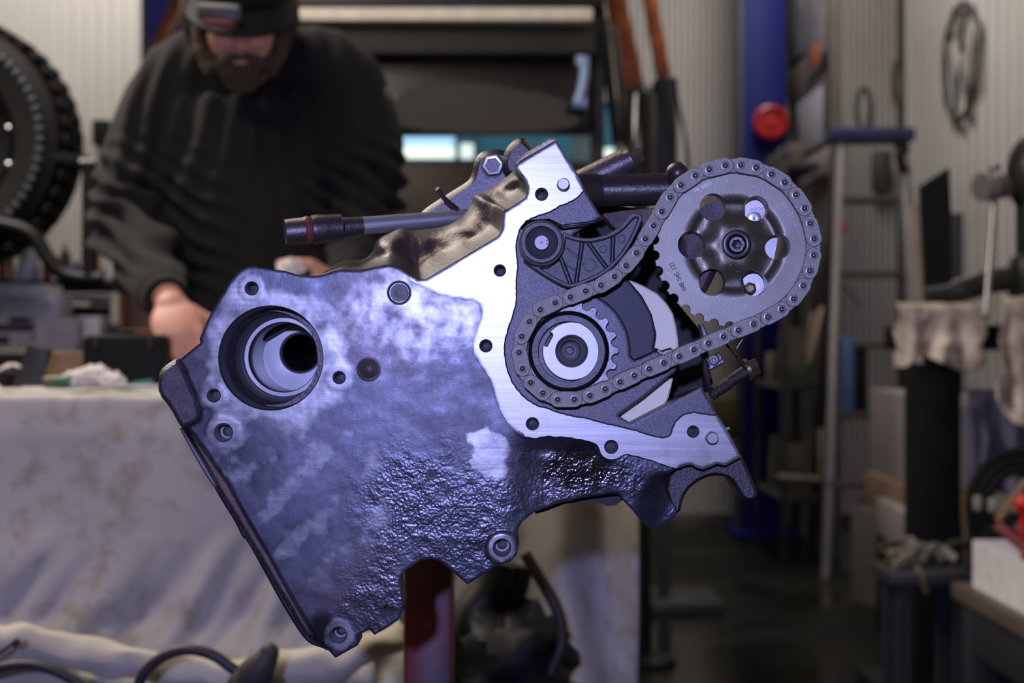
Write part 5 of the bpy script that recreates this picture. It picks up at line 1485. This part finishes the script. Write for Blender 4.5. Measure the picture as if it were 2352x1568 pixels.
mb = MB(); mb.tube([P(2352, 425, VD), P(2300, 428, VD)], .030, 24); mb.tube([P(2306, 428, VD), P(2252, 430, VD - .03)], [.034, .040], 24); mb.lathe(P(2284, 412, VD - .03), (0, 0, 1), [(.026, -.03), (.028, .0), (.022, .012), (.012, .024), (.001, .026)], 24); mb.build('screw_head', m_vsteel, vs_, smooth=50)
mb = MB(); a = P(2284, 460, VD - .03); b = P(2265, 722, VD - .10); mb.tube([a, b], .0085, 16); mb.ball(b, .014); mb.ball(a + Vector((0, 0, .09)), .018); mb.build('handle_bar', m_vsteel, vs_)
mb = MB(); mb.tube(catmull([P(2125, 678, VD), P(2200, 668, VD), P(2280, 645, VD), P(2370, 640, VD)], 5), [.022] * 5 + [.034] * 11, 14); mb.build('jaw_arm', m_cvise, vs_)
m_rag = mat('beige_oily_rag', (.80, .69, .60), .9, c2=(.36, .30, .25), ns=16, amt=.22, bs=70, bstr=.4, bd=.004)
def hang(x0, x1, pyt, pyb, D, m, name, label, cat, wav, sag=.0, seed=0, skew=0, top=.06):
    a = P(x0, pyt, D); b = P(x1, pyb, D)
    def fn(u, v_):
        x = a.x + (b.x - a.x) * u + skew * v_; n = noise.noise(Vector((u * 3 + seed, v_ * 2.5, seed)))
        n2 = noise.noise(Vector((u * 9 + seed, v_ * 5, 1)))
        if v_ < .2:
            t_ = v_ / .2; return Vector((x, D + top * (1 - t_), a.z + .012 * n + .006))
        t_ = (v_ - .2) / .8
        z = a.z - (a.z - b.z) * t_ * (1 + .10 * math.sin(u * 7 + seed) + .08 * n2) 
        return Vector((x + .012 * n2, D - .012 + wav * math.sin(u * 17 + seed + 2 * n) * t_ - .02 * t_ * n2 - sag * t_, z))
    mb = MB(); mb.grid(fn, 60, 40)
    o = thing(mb, name, m, label, cat, smooth=180); s = o.modifiers.new('s', 'SOLIDIFY'); s.thickness = .003
    return o
hang(2062, 2262, 706, 838, VD - .05, m_rag, 'rag', 'beige oily rag spread over the vise plate left of the handle', 'rag', .018, seed=2, skew=-.012)
hang(2302, 2440, 690, 950, VD - .09, m_rag, 'rag', 'large beige rag hanging at the right edge below the vise', 'rag', .022, seed=5, skew=-.02)
mb = MB(); mb.box(P(2335, 765, VD + .1), (.10, .06, .05), bev=.02); thing(mb, 'pink_box', mat('pink_brown_box', (.30, .21, .18), .6), 'pinkish box behind the vise handle on the bench', 'box')
o = hang(2222, 2420, 905, 1150, VD - .03, mat('blue_grey_cloth', (.13, .13, .20), .7, c2=(.08, .08, .13), ns=10), 'blue_cloth', 'blue-grey cloth hanging below the rags at the right', 'cloth', .035, seed=9)
mb = MB(); a = P(2224, 935, VD - .04); b = P(2236, 1290, VD - .04); mb.tube([a, (a + b) / 2 + Vector((.01, -.01, 0)), b], [.022, .02, .02], 12); mb.build('hanging_corner', bpy.data.materials['blue_grey_cloth'], o, smooth=60)

# ---- cartons beside the pillar
def skewbox(name, px0, px1, y0, y1, D, dd, m, label, cat, th=.2, k=0.0):
    """box turned about the vertical, its long face seen from px0 to px1"""
    a = P(px0, y1, D); b = P(px1, y1, D + dd); h = P(px0, y0, D).z - a.z; d = (b - a); d.z = 0; ang = math.atan2(d.y, d.x)
    c = (a + b) / 2; c.z = a.z + h / 2; n = Vector((-math.sin(ang), math.cos(ang), 0))
    mb = MB(); mb.box(c + n * th / 2, (d.length, th, h), Matrix.Rotation(ang, 3, 'Z'), bev=.004)
    return thing(mb, name, m, label, cat)
m_pinkw = mat('pinkish_white_card', (.30, .26, .27), .7)
skewbox('tall_carton', 2000, 2092, 892, 1082, 6.0, -.75, m_pinkw, 'tall pinkish white carton behind the black pillar', 'carton')
skewbox('cardboard_box', 1988, 2088, 1082, 1162, 5.95, -.7, m_card, 'brown cardboard box under the tall carton', 'carton')
skewbox('white_box', 2012, 2084, 1142, 1222, 5.6, -.55, m_pinkw, 'white box low beside the foot of the black pillar', 'carton', th=.12)
skewbox('black_crate', 2012, 2084, 1223, 784 + F / 5.6, 5.6, -.55, m_blk, 'black crate on the floor under the white box', 'crate', th=.12)
skewbox('plastic_crate', 1955, 2060, 1164, 784 + F / 6.2, 6.2, -.3, mat('dim_grey_crate', (.10, .095, .09), .6), 'dim grey crate on the floor behind the white box', 'crate')
# ---- low bench in the foreground right
BZ = .40; BXL = 1.10
lb = empty('low_bench', (1.35, 3.2, 0), 'low dark wooden bench at the lower right corner', 'bench')
for i in range(3):
    mb = MB(); mb.box((BXL + .10 + .21 * i, 3.15, BZ - .02), (.20, 1.75, .04), bev=.003); mb.build('plank', mat('dark_weathered_plank', (.09, .07, .055), .7, c2=(.15, .12, .10), ns=10), lb)
mb = MB(); mb.box((BXL + .04, 3.15, BZ - .10), (.04, 1.7, .12), bev=.004); mb.build('apron', m_dgrey, lb)
for y in (2.35, 3.95):
    for x in (BXL + .05, BXL + .55):
        mb = MB(); mb.box((x, y, (BZ - .04) / 2), (.07, .07, BZ - .04), bev=.004); mb.build('leg', m_dgrey, lb)
x0 = BXL + .03
mb = MB()
y0_, y1_ = 3.28, x0 * F / (2236 - 1176)
h_ = .115
th_ = .004
mb.box((x0, (y0_ + y1_) / 2, BZ + h_ / 2), (th_, y1_ - y0_, h_)); mb.box((x0 + .26, (y0_ + y1_) / 2, BZ + h_ / 2), (th_, y1_ - y0_, h_))
mb.box((x0 + .13, y1_, BZ + h_ / 2), (.26, th_, h_)); mb.box((x0 + .13, y0_, BZ + h_ / 2), (.26, th_, h_)); mb.box((x0 + .13, (y0_ + y1_) / 2, BZ + .004), (.26, y1_ - y0_, .004))
ob = thing(mb, 'open_white_box', m_white, 'open white cardboard box on the low bench at the right edge', 'box')
mb = MB(); mb.box((x0 - .003, y0_ + .07, BZ + .075), (.002, .10, .05), Matrix.Rotation(.4, 3, 'X')); mb.build('dark_print', m_print, ob)
mb = MB()
for k in range(3):
    mb2 = MB(); px = (2300, 2338, 2352)[k]; mb2.tube(catmull([Vector((x0 + .05 + .05 * k, 3.6, BZ + .03)), Vector((x0 + .03 + .04 * k, 3.6, BZ + .12)), P(px - 12 + 8 * k, 1205, 3.62)], 6), .012, 10)
    thing(mb2, 'red_hose', mat('red_braided_hose', (.28, .03, .04), .5, c2=(.45, .15, .16), ns=200, amt=.1), ['short red braided hose leaning left in the white box', 'upright red braided hose in the white box', 'red braided hose farthest right in the white box'][k], 'hose', 'red hoses in the white box')
mb = MB(); mb.ball(P(2352, 1158, 3.6), .022); mb.tube([P(2352, 1158, 3.6), P(2352, 1300, 3.62)], .008, 10); thing(mb, 'red_ball_lever', mat('bright_red_plastic', (.7, .02, .015), .3), 'bright red round ball on a stem at the right edge', 'lever')
# black coiled machine
mb = MB(); c = P(2345, 1160, 4.05)
for r in (.12, .10, .08): mb.tube([c + Vector((math.cos(2 * PI * k / 40) * r, .02 * (r * 10), math.sin(2 * PI * k / 40) * r * 1.1)) for k in range(40)], .014, 10, closed=True)
hr = thing(mb, 'coiled_hose', m_blk, 'black coiled hose behind the white box at the right', 'hose coil')
mb = MB(); mb.box(P(2245, 1155, 4.0), (.018, .02, .036), bev=.004); mb.box(P(2281, 1160, 3.98), (.022, .02, .034), bev=.004); mb.build('brass_fitting', mat('pale_fitting', (.36, .34, .27), .4), hr)
mb = MB(); mb.box((P(2345, 0, 4.1).x, 4.12, .40 + .06), (.24, .14, .20), bev=.03); mb.box((P(2345, 0, 4.1).x, 4.12, .18), (.2, .12, .36), bev=.01); mb.build('coil_base', m_blk, hr)
mb = MB(); bar(mb, 2290, 1195, 2360, 1100, 40, 3.95, .01); thing(mb, 'cardboard_flap', m_card, 'tilted cardboard piece by the coiled hose', 'cardboard')
# trestle with scrap behind the bench end
LZ = P(0, 1300, 4.15).z
mb = MB(); a = P(2040, 0, 4.15); b = P(2200, 0, 4.15); mb.box(((a.x + b.x) / 2, 4.15, LZ - .02), (b.x - a.x + .04, .22, .035), bev=.004)
lt = thing(mb, 'low_trolley', m_dgrey, 'low dark trolley with scraps beside the pillar foot', 'trolley', origin=((a.x + b.x) / 2, 4.2, 0))
for x in (a.x + .02, b.x - .02):
    for y in (4.07, 4.23):
        mb = MB(); mb.box((x, y, LZ / 2 - .02), (.03, .03, LZ - .04)); mb.build('leg', m_dgrey, lt)
random.seed(3)
mscr = mat('pale_scrap', (.30, .27, .22), .6); mscr2 = mat('olive_scrap', (.10, .09, .05), .6)
desc = [('pale bent strip', 'front left'), ('olive bent strip', 'front left'), ('pale curled strip', 'front middle'), ('olive curled strip', 'middle'), ('short pale strip', 'middle'), ('olive long strip', 'back left'), ('pale long strip', 'back right'), ('olive short strip', 'front right'), ('pale wide strip', 'front right'), ('olive wide strip', 'back middle')]
for k, (x, y) in enumerate([(2070, 1305), (2060, 1320), (2105, 1300), (2120, 1290), (2148, 1296), (2095, 1280), (2195, 1292), (2200, 1306), (2120, 1315), (2160, 1280)]):
    a = P(x, 0, 4.15); a = Vector((a.x, 4.10 + .018 * k, LZ + .012)); dx = random.uniform(-.08, .08)
    mb = MB(); mb.tube(catmull([a + Vector((-.04, -.03, 0)), a + Vector((0, 0, .02 + .012 * (k % 3))), a + Vector((dx, .02, .03)), a + Vector((dx + .04, .0, .004))], 5), [(.006, .012)] * 16, 8)
    thing(mb, 'scrap_strip', mscr if k % 2 == 0 else mscr2, desc[k][0] + ' of scrap on the low trolley, ' + desc[k][1], 'scrap', 'scrap strips on the low trolley')
mb = MB(); mb.tube(catmull([P(2105, 1303, 4.08), P(2118, 1320, 4.04), P(2128, 1360, 4.04)], 5), .008, 8); thing(mb, 'dangling_strip', mscr2, 'strip of scrap dangling from the front edge of the trolley', 'scrap')
# yellow-green item beside the post foot
mb = MB(); pbox(mb, 1630, 1697, 912, 1008, 8.22, .12, .015); thing(mb, 'yellow_box', mat('dull_yellow', (.06, .05, .008), .5), 'dull yellow box fixed low on the left side of the blue post', 'box')

# ================================================================ FOREGROUND CABLES AND BAG
m_cab = mat('black_rubber_cable', (.035, .033, .032), .45)
mb = MB(); mb.tube(catmull([P(-40, 1545, 1.75), P(30, 1528, 1.75), P(90, 1530, 1.75), P(150, 1552, 1.75), P(200, 1590, 1.75), P(240, 1700, 1.75)], 8), 12 * 1.75 / F, 14)
thing(mb, 'black_cable', m_cab, 'black cable arching out of the lower left corner', 'cable')
mb = MB(); mb.tube(catmull([P(300, 1700, 1.72), P(318, 1575, 1.72), P(345, 1530, 1.72), P(390, 1500, 1.72), P(440, 1492, 1.72), P(490, 1505, 1.72), P(530, 1532, 1.72), P(568, 1560, 1.72), P(600, 1600, 1.72)], 8), 13 * 1.72 / F, 14)
cbl = thing(mb, 'plug_cable', m_cab, 'thick black cable arching over the cloth to a plug', 'cable')
mb = MB(); mb.tube([P(560, 1590, 1.72), P(588, 1545, 1.70), P(610, 1515, 1.70), P(618, 1500, 1.70)], [.020, .019, .013, .011], 16); mb.ball(P(619, 1498, 1.7), .0105); mb.ball(P(580, 1580, 1.71), (.028, .022, .024)); mb.build('plug', mat('plug_dark_rubber', (.06, .05, .042), .6), cbl, smooth=60)
mb = MB(); mb.tube(catmull([P(-30, 1520, 1.8), P(10, 1492, 1.8), P(28, 1478, 1.8), P(40, 1468, 1.8), P(42, 1478, 1.8), P(30, 1485, 1.8)], 6), 4.5 * 1.8 / F, 10); thing(mb, 'wire_hook', m_cab, 'thin black wire loop at the lower left on the cloth', 'wire')
mb = MB(); mb.tube(catmull([P(1205, 1270, 1.95), P(1235, 1320, 1.95), P(1268, 1375, 1.95), P(1288, 1430, 1.95), P(1290, 1480, 1.95), P(1270, 1530, 1.95), P(1240, 1600, 1.95)], 8), 14 * 1.95 / F, 14)
thing(mb, 'hanging_hose', m_cab, 'black hose hanging in a curve in front of the cloth right of the stand', 'hose')
mb = MB(); mb.tube(catmull([P(1150, 1290, 2.0), P(1130, 1350, 2.0), P(1080, 1420, 2.0), P(1055, 1500, 2.0), P(1050, 1650, 2.0)], 8), [40 * 2 / F] * 33, 18)
mb.tube(catmull([P(1200, 1300, 2.02), P(1180, 1370, 2.02), P(1140, 1440, 2.02), P(1090, 1520, 2.0)], 8), [26 * 2 / F] * 25, 16)
thing(mb, 'black_harness', mat('black_harness', (.012, .012, .013), .5), 'thick bundle of black harness right of the red post', 'harness', smooth=60)
mb = MB(); mb.tube([(P(1140, 0, 2.0).x, 2.0, 0.02), (P(1140, 0, 2.0).x, 2.0, .62)], [.09, .08], 24)
m, _v = mb, None
rag('black_bag', 1180, 1530, .075, 2.0, mat('black_bag_plastic', (.005, .005, .006), .6, spec=.25), 'black crumpled bag at the bottom right of the red post', 'bag', 11, 1.0)
m_stool = mb.build('stool_column', m_blk); 
bpy.data.objects.remove(m_stool)
sb = empty('low_stool', (P(1180, 0, 2.0).x, 2.0, 0), 'low black stool under the black bag', 'stool')
sz = P(0, 1600, 2.0).z
mb = MB(); mb.lathe((P(1180, 0, 2.0).x, 2.0, sz - .03), (0, 0, 1), [(.10, 0), (.11, .01), (.11, .03), (.10, .035)], 32); mb.build('seat', m_blk, sb)
for k in range(4):
    a = PI / 4 + k * PI / 2; c = Vector((P(1180, 0, 2.0).x, 2.0, 0)); mb = MB(); mb.tube([c + Vector((.13 * math.cos(a), .13 * math.sin(a), 0)), c + Vector((.07 * math.cos(a), .07 * math.sin(a), sz - .02))], .011, 10); mb.build('leg', m_blk, sb)

# ================================================================ PERSON
pe = empty('person', (P(570, 0, 3.05).x, 3.12, 0), 'bearded mechanic in a black sweater and cap bending over the bench', 'person')
m_skin = mat('skin', (.68, .36, .28), .5, c2=(.60, .27, .21), ns=30)
m_skin.node_tree.nodes['Principled BSDF'].inputs['Subsurface Weight'].default_value = .12
m_skin.node_tree.nodes['Principled BSDF'].inputs['Subsurface Radius'].default_value = (.01, .004, .002)
m_hair = mat('brown_hair', (.045, .030, .016), .7, c2=(.10, .07, .04), ns=60, bs=200, bstr=.8, bd=.004)
m_beard = mat('brown_beard', (.05, .033, .018), .75, c2=(.10, .068, .036), ns=70, bs=260, bstr=1.0, bd=.004)
m_jack = mat('black_fleece', (.0085, .0077, .0077), .95, bs=400, bstr=.3, bd=.001, sheen=.03)
m_jackf = m_jack
m_jeans = mat('dark_trousers', (.02, .022, .03), .8)
HC = P(552, 28, 2.93)                      # head centre
HR = Matrix.Rotation(math.radians(10), 3, 'Z') @ Matrix.Rotation(math.radians(36), 3, 'X')
def hp(x, y, z): return HC + HR @ Vector((x, y, z))   # head frame: -y is the face, +z the crown
body = MB()
def limb(mb, pts, rs, seg=20, k=5):
    p = catmull(pts, k); n = len(p); R_ = []
    for i in range(n):
        t_ = i / (n - 1) * (len(rs) - 1); j = min(int(t_), len(rs) - 2); f = t_ - j
        a, b = rs[j], rs[j + 1]
        a = a if isinstance(a, tuple) else (a, a); b = b if isinstance(b, tuple) else (b, b)
        R_.append((a[0] + (b[0] - a[0]) * f, a[1] + (b[1] - a[1]) * f))
    mb.tube(p, R_, seg)
# head
body.ball(hp(0, .012, .030), (.074, .092, .090), HR, 28, 18)
body.ball(hp(0, -.030, -.030), (.060, .058, .070), HR, 24, 16)
body.ball(hp(0, -.045, -.078), (.036, .034, .026), HR)                      # chin
body.tube([hp(0, -.082, .018), hp(0, -.098, -.008), hp(0, -.105, -.022)], [.008, .011, .013], 12)   # nose
for s in (-1, 1):
    body.ball(hp(.012 * s, -.092, -.026), .008, HR, 10, 8)
    body.ball(hp(.030 * s, -.076, -.012), (.022, .018, .018), HR, 14, 10)   # cheek
    body.ball(hp(.031 * s, -.079, .034), (.022, .010, .007), HR, 12, 8)     # brow
    body.ball(hp(.076 * s, .004, -.002), (.009, .018, .030), HR, 14, 10)     # ear
body.ball(hp(0, -.084, -.048), (.024, .011, .007), HR, 14, 8)
body.ball(hp(0, -.082, -.058), (.020, .010, .007), HR, 14, 8)
# neck, torso, hips
limb(body, [hp(0, .02, -.05), P(572, 135, 3.05), P(580, 190, 3.12)], [.062, .056, .055])
limb(body, [P(582, 170, 3.12), P(585, 330, 3.13), P(588, 560, 3.14), P(590, 800, 3.15)], [(.10, .06), (.16, .09), (.15, .10), (.15, .11)], 28)
SHL, ELL, WRL = P(378, 235, 3.12), P(298, 505, 3.06), P(388, 688, 2.78)
SHR, ELR, WRR = P(806, 225, 3.12), P(844, 455, 3.08), P(792, 655, 2.84)
limb(body, [P(520, 190, 3.12), SHL, ELL, WRL], [.03, .045, .036, .026])
limb(body, [P(650, 190, 3.12), SHR, ELR, WRR], [.03, .038, .030, .026])
# legs
for s, cx in ((-1, 500), (1, 690)):
    h0 = P(cx, 860, 3.16); kn = Vector((h0.x + .01 * s, 3.10, .50)); an = Vector((h0.x + .03 * s, 3.2, .09))
    limb(body, [h0, kn, an], [.088, .058, .040])
    limb(body, [an + Vector((0, .03, -.03)), an + Vector((.0, -.14, -.055))], [.038, .026])
# hands
def hand(wr, dirv, side, palmn, curl=.6, sc=1.0):
    """palm and five bent fingers; dirv = forearm direction, side = thumb side, palmn = palm normal"""
    d = dirv.normalized(); n = palmn.normalized(); s = (side - side.project(d)).normalized(); n = d.cross(s).normalized() if d.cross(s).dot(palmn) > 0 else -d.cross(s).normalized()
    L = .088 * sc
    body.tube([wr, wr + d * .02, wr + d * .05 * sc, wr + d * L], [(.025, .022), (.026, .022), (.036, .018), (.038, .015)], 18) if False else None
    c = wr + d * L * .55
    R = Matrix((s, d, n)).transposed()
    body.ball(c, (.041 * sc, .052 * sc, .019 * sc), R, 20, 14)
    body.ball(wr + d * .01, (.027 * sc, .03 * sc, .022 * sc), R, 16, 10)
    for i, (off, ln, dl) in enumerate(((.030, .070, 0), (.010, .078, .004), (-.010, .072, .001), (-.029, .056, -.006))):
        b = wr + d * (L + dl - .006) + s * off * sc; c1 = curl * (1 + .08 * i)
        p1 = b + (d * math.cos(c1 * .6) + n * math.sin(c1 * .6)) * ln * .45 * sc
        p2 = p1 + (d * math.cos(c1 * 1.7) + n * math.sin(c1 * 1.7)) * ln * .32 * sc
        p3 = p2 + (d * math.cos(c1 * 2.5) + n * math.sin(c1 * 2.5)) * ln * .26 * sc
        body.tube([b - d * .018, b, p1, p2, p3], [.0095 * sc, .0100 * sc, .0088 * sc, .0080 * sc, .0062 * sc], 12)
        body.ball(p3, .0064 * sc, None, 10, 8)
    t0 = wr + d * .028 * sc + s * .026 * sc + n * .004; t1 = t0 + (s * .75 + d * .65 + n * .3).normalized() * .040 * sc; t2 = t1 + (d * .85 + s * .15 + n * .5).normalized() * .034 * sc; t3 = t2 + (d * .7 - s * .2 + n * .7).normalized() * .022 * sc
    body.tube([t0 - s * .008, t0, t1, t2, t3], [.013 * sc, .014 * sc, .0115 * sc, .0098 * sc, .0075 * sc], 12); body.ball(t3, .0076 * sc, None, 10, 8)
hand(WRL + Vector((.004, -.006, -.004)), Vector((.30, -.62, -.62)), Vector((1, .1, .1)), Vector((-.1, .3, -.9)), .75, 1.08)
hand(WRR, Vector((-.78, -.40, -.30)), Vector((0, -.5, .8)), Vector((-.3, .4, -.6)), .8)
def bodydisp(v): return 0
bb_ = remeshed(body, .0042, 4)
bo2 = bb_.build('body', m_skin, pe, smooth=180)
# sweater
jk = MB()
limb(jk, [P(572, 92, 3.07), P(578, 140, 3.10), P(583, 205, 3.13), P(586, 300, 3.13), P(588, 460, 3.13), P(590, 640, 3.13), P(592, 790, 3.14), P(592, 905, 3.15)], [(.070, .062), (.105, .085), (.205, .115), (.225, .135), (.215, .145), (.205, .15), (.20, .15), (.18, .14)], 36)
limb(jk, [P(560, 165, 3.12), P(450, 172, 3.12), SHL + Vector((.0, 0, -.01)), P(324, 380, 3.10), ELL, P(335, 610, 2.92), P(378, 680, 2.80)], [.085, .086, .084, .080, .074, .060, .042], 28)
limb(jk, [P(600, 165, 3.12), P(740, 170, 3.12), SHR + Vector((.0, 0, -.01)), P(836, 350, 3.10), ELR, P(824, 580, 2.97), P(800, 645, 2.86)], [.085, .088, .085, .076, .066, .055, .040], 28)
def jdisp(v):
    # creases: diagonal ridges on the forearms, gentle drape elsewhere
    e = 0.0
    for c0, r0 in ((ELL, .23), (ELR, .18)):
        w = max(0, 1 - ((v - c0 - Vector((.02, -.05, -.04))).length / r0))
        e += w * .024 * (math.sin(v.z * 150 + v.x * 90 + 3.0 * noise.noise(v * 11)))
    for c0, r0, sg in ((SHL, .24, -1), (SHR, .24, 1)):
        w = max(0, 1 - ((v - c0 + Vector((sg * .06, 0, .08))).length / r0))
        e += w * .012 * math.sin(v.x * 120 + sg * v.z * 30 + 2.5 * noise.noise(v * 7))
    e += .006 * noise.noise(v * 9)
    return e
jm = remeshed(jk, .0065, 5, jdisp)
jo = jm.build('sweater', m_jackf, pe, smooth=180)
tr = MB()
for s, cx in ((-1, 505), (1, 685)):
    h0 = P(cx, 850, 3.16); kn = Vector((h0.x + .01 * s, 3.10, .50)); an = Vector((h0.x + .03 * s, 3.2, .10))
    limb(tr, [h0 + Vector((0, 0, .05)), kn, an], [.115, .082, .066], 24)
limb(tr, [P(592, 800, 3.16), P(592, 900, 3.16), P(592, 960, 3.16)], [(.16, .12), (.17, .13), (.15, .12)], 28)
tm = remeshed(tr, .010, 3); tm.build('trousers', m_jeans, pe, smooth=180)
for s, cx in ((-1, 500), (1, 690)):
    h0 = P(cx, 860, 3.16); an = Vector((h0.x + .03 * s, 3.2, .07)); mb = MB()
    limb(mb, [an + Vector((0, .05, .08)), an + Vector((0, .04, -.01)), an + Vector((0, -.06, -.02)), an + Vector((0, -.18, -.03))], [.058, .062, .052, .040], 18)
    mm_ = remeshed(mb, .008, 3); mm_.build('boot', m_blk, pe, smooth=180)
# cuff bands
for wr, el in ((P(378, 680, 2.80), P(335, 610, 2.92)), (P(800, 645, 2.86), P(824, 580, 2.97))):
    d = (wr - el).normalized(); mb = MB(); mb.tube([wr - d * .035, wr - d * .03, wr + d * .012, wr + d * .014], [.041, .045, .040, .034], 28); mb.build('cuff', m_jackf, jo, smooth=60)
# beard
bd = MB()
bd.ball(hp(0, -.056, -.080), (.048, .040, .040), HR, 26, 18)
bd.ball(hp(.002, -.060, -.104), (.034, .028, .028), HR, 22, 16)
for s in (-1, 1):
    limb(bd, [hp(.072 * s, -.006, -.018), hp(.068 * s, -.028, -.055), hp(.040 * s, -.055, -.085)], [.012, .020, .028], 16)
    limb(bd, [hp(.003 * s, -.101, -.041), hp(.020 * s, -.094, -.046), hp(.036 * s, -.078, -.062)], [.007, .009, .010], 12)
bm_ = remeshed(bd, .004, 2, lambda v: .004 * noise.noise(v * 90) + .004 * noise.noise(v * 35))
bm_.build('beard', m_beard, pe, smooth=180)
# hair
hr_ = MB()
for s in (-1, 1):
    for j in range(3):
        limb(hr_, [hp(.066 * s, .02 + .03 * j, .06), hp(.088 * s, .02 + .03 * j, .0), hp(.086 * s, .025 + .03 * j, -.045), hp(.076 * s, .035 + .025 * j, -.085)], [.016, .020, .020, .012], 14)
hr_.ball(hp(0, .040, .025), (.085, .080, .085), HR, 26, 18)
hm_ = remeshed(hr_, .0045, 2, lambda v: .004 * noise.noise(v * 60))
hm_.build('hair', m_hair, pe, smooth=180)
# eyes
for s in (-1, 1):
    mb = MB(); mb.ball(hp(.030 * s, -.078, .014), .0115); ey = mb.build('eye', mat('eye_white', (.6, .58, .55), .2) if s < 0 else bpy.data.materials['eye_white'], pe)
    mb = MB(); mb.ball(hp(.030 * s, -.0865, .011), (.0052, .003, .0052), HR); mb.build('iris', mat('iris_brown', (.06, .04, .02), .2) if s < 0 else bpy.data.materials['iris_brown'], ey)
# cap with lamp
cp = MB()
cp.ball(hp(0, .012, .052), (.086, .106, .075), HR, 32, 20)
cm_ = remeshed(cp, .005, 1); cpo = cm_.build('cap', m_blk, pe, smooth=180)
mb = MB()
def brim(u, v_):
    a = -PI * .5 + (u - .5) * PI * .95; r = 1 + .55 * v_ * math.cos((u - .5) * PI * .95)
    return hp(.086 * math.cos(a) * r, .012 + .102 * math.sin(a) * r, .040 - .020 * v_ - .014 * math.cos((u - .5) * 6) * 0 - .02 * abs(u - .5) * v_)
mb.grid(brim, 28, 8); br_ = mb.build('brim', m_blk, cpo, smooth=180); s_ = br_.modifiers.new('s', 'SOLIDIFY'); s_.thickness = .004
mb = MB(); lc = P(503, 28, 2.745)
LR = Matrix.Rotation(.06, 3, 'Y')
mb.box(lc, (.074, .020, .030), LR, bev=.007); lm = mb.build('head_lamp', mat('lamp_dark_grey', (.05, .052, .056), .4), pe)
mb = MB(); mb.box(lc + Vector((0, -.006, .008)), (.070, .014, .010), LR, bev=.004); mb.build('lamp_lens', mat('lamp_lens_grey', (.28, .28, .30), .25), lm)
mb = MB(); mb.box(lc + Vector((0, .0, -.018)), (.056, .016, .010), LR, bev=.004); mb.build('lamp_red_rim', mat('lamp_red', (.16, .015, .012), .4), lm)
mb = MB(); mb.tube([lc + Vector((0, .008, 0)), lc + Vector((.02, .05, .006))], .008, 10); mb.build('lamp_clip', m_blk, lm)
# round badge and letters down the sleeve
mb = MB(); c = P(899, 212, 3.03); nrm = Vector((.55, -.83, 0)).normalized()
mb.lathe(c, nrm, [(.013, 0), (.013, .002), (.0105, .002), (.0105, 0)], 28, cap=False); mb.lathe(c, nrm, [(.005, 0), (.005, .0015), (.001, .0015)], 20)
mb.build('sleeve_badge', mat('sleeve_print_grey', (.26, .24, .23), .6), jo)
# white cloth in the far hand
rag('white_wipe', 668, 616, .022, 2.72, m_tissue, 'white wipe in the mechanic\'s far hand behind the block', 'wipe', 14)
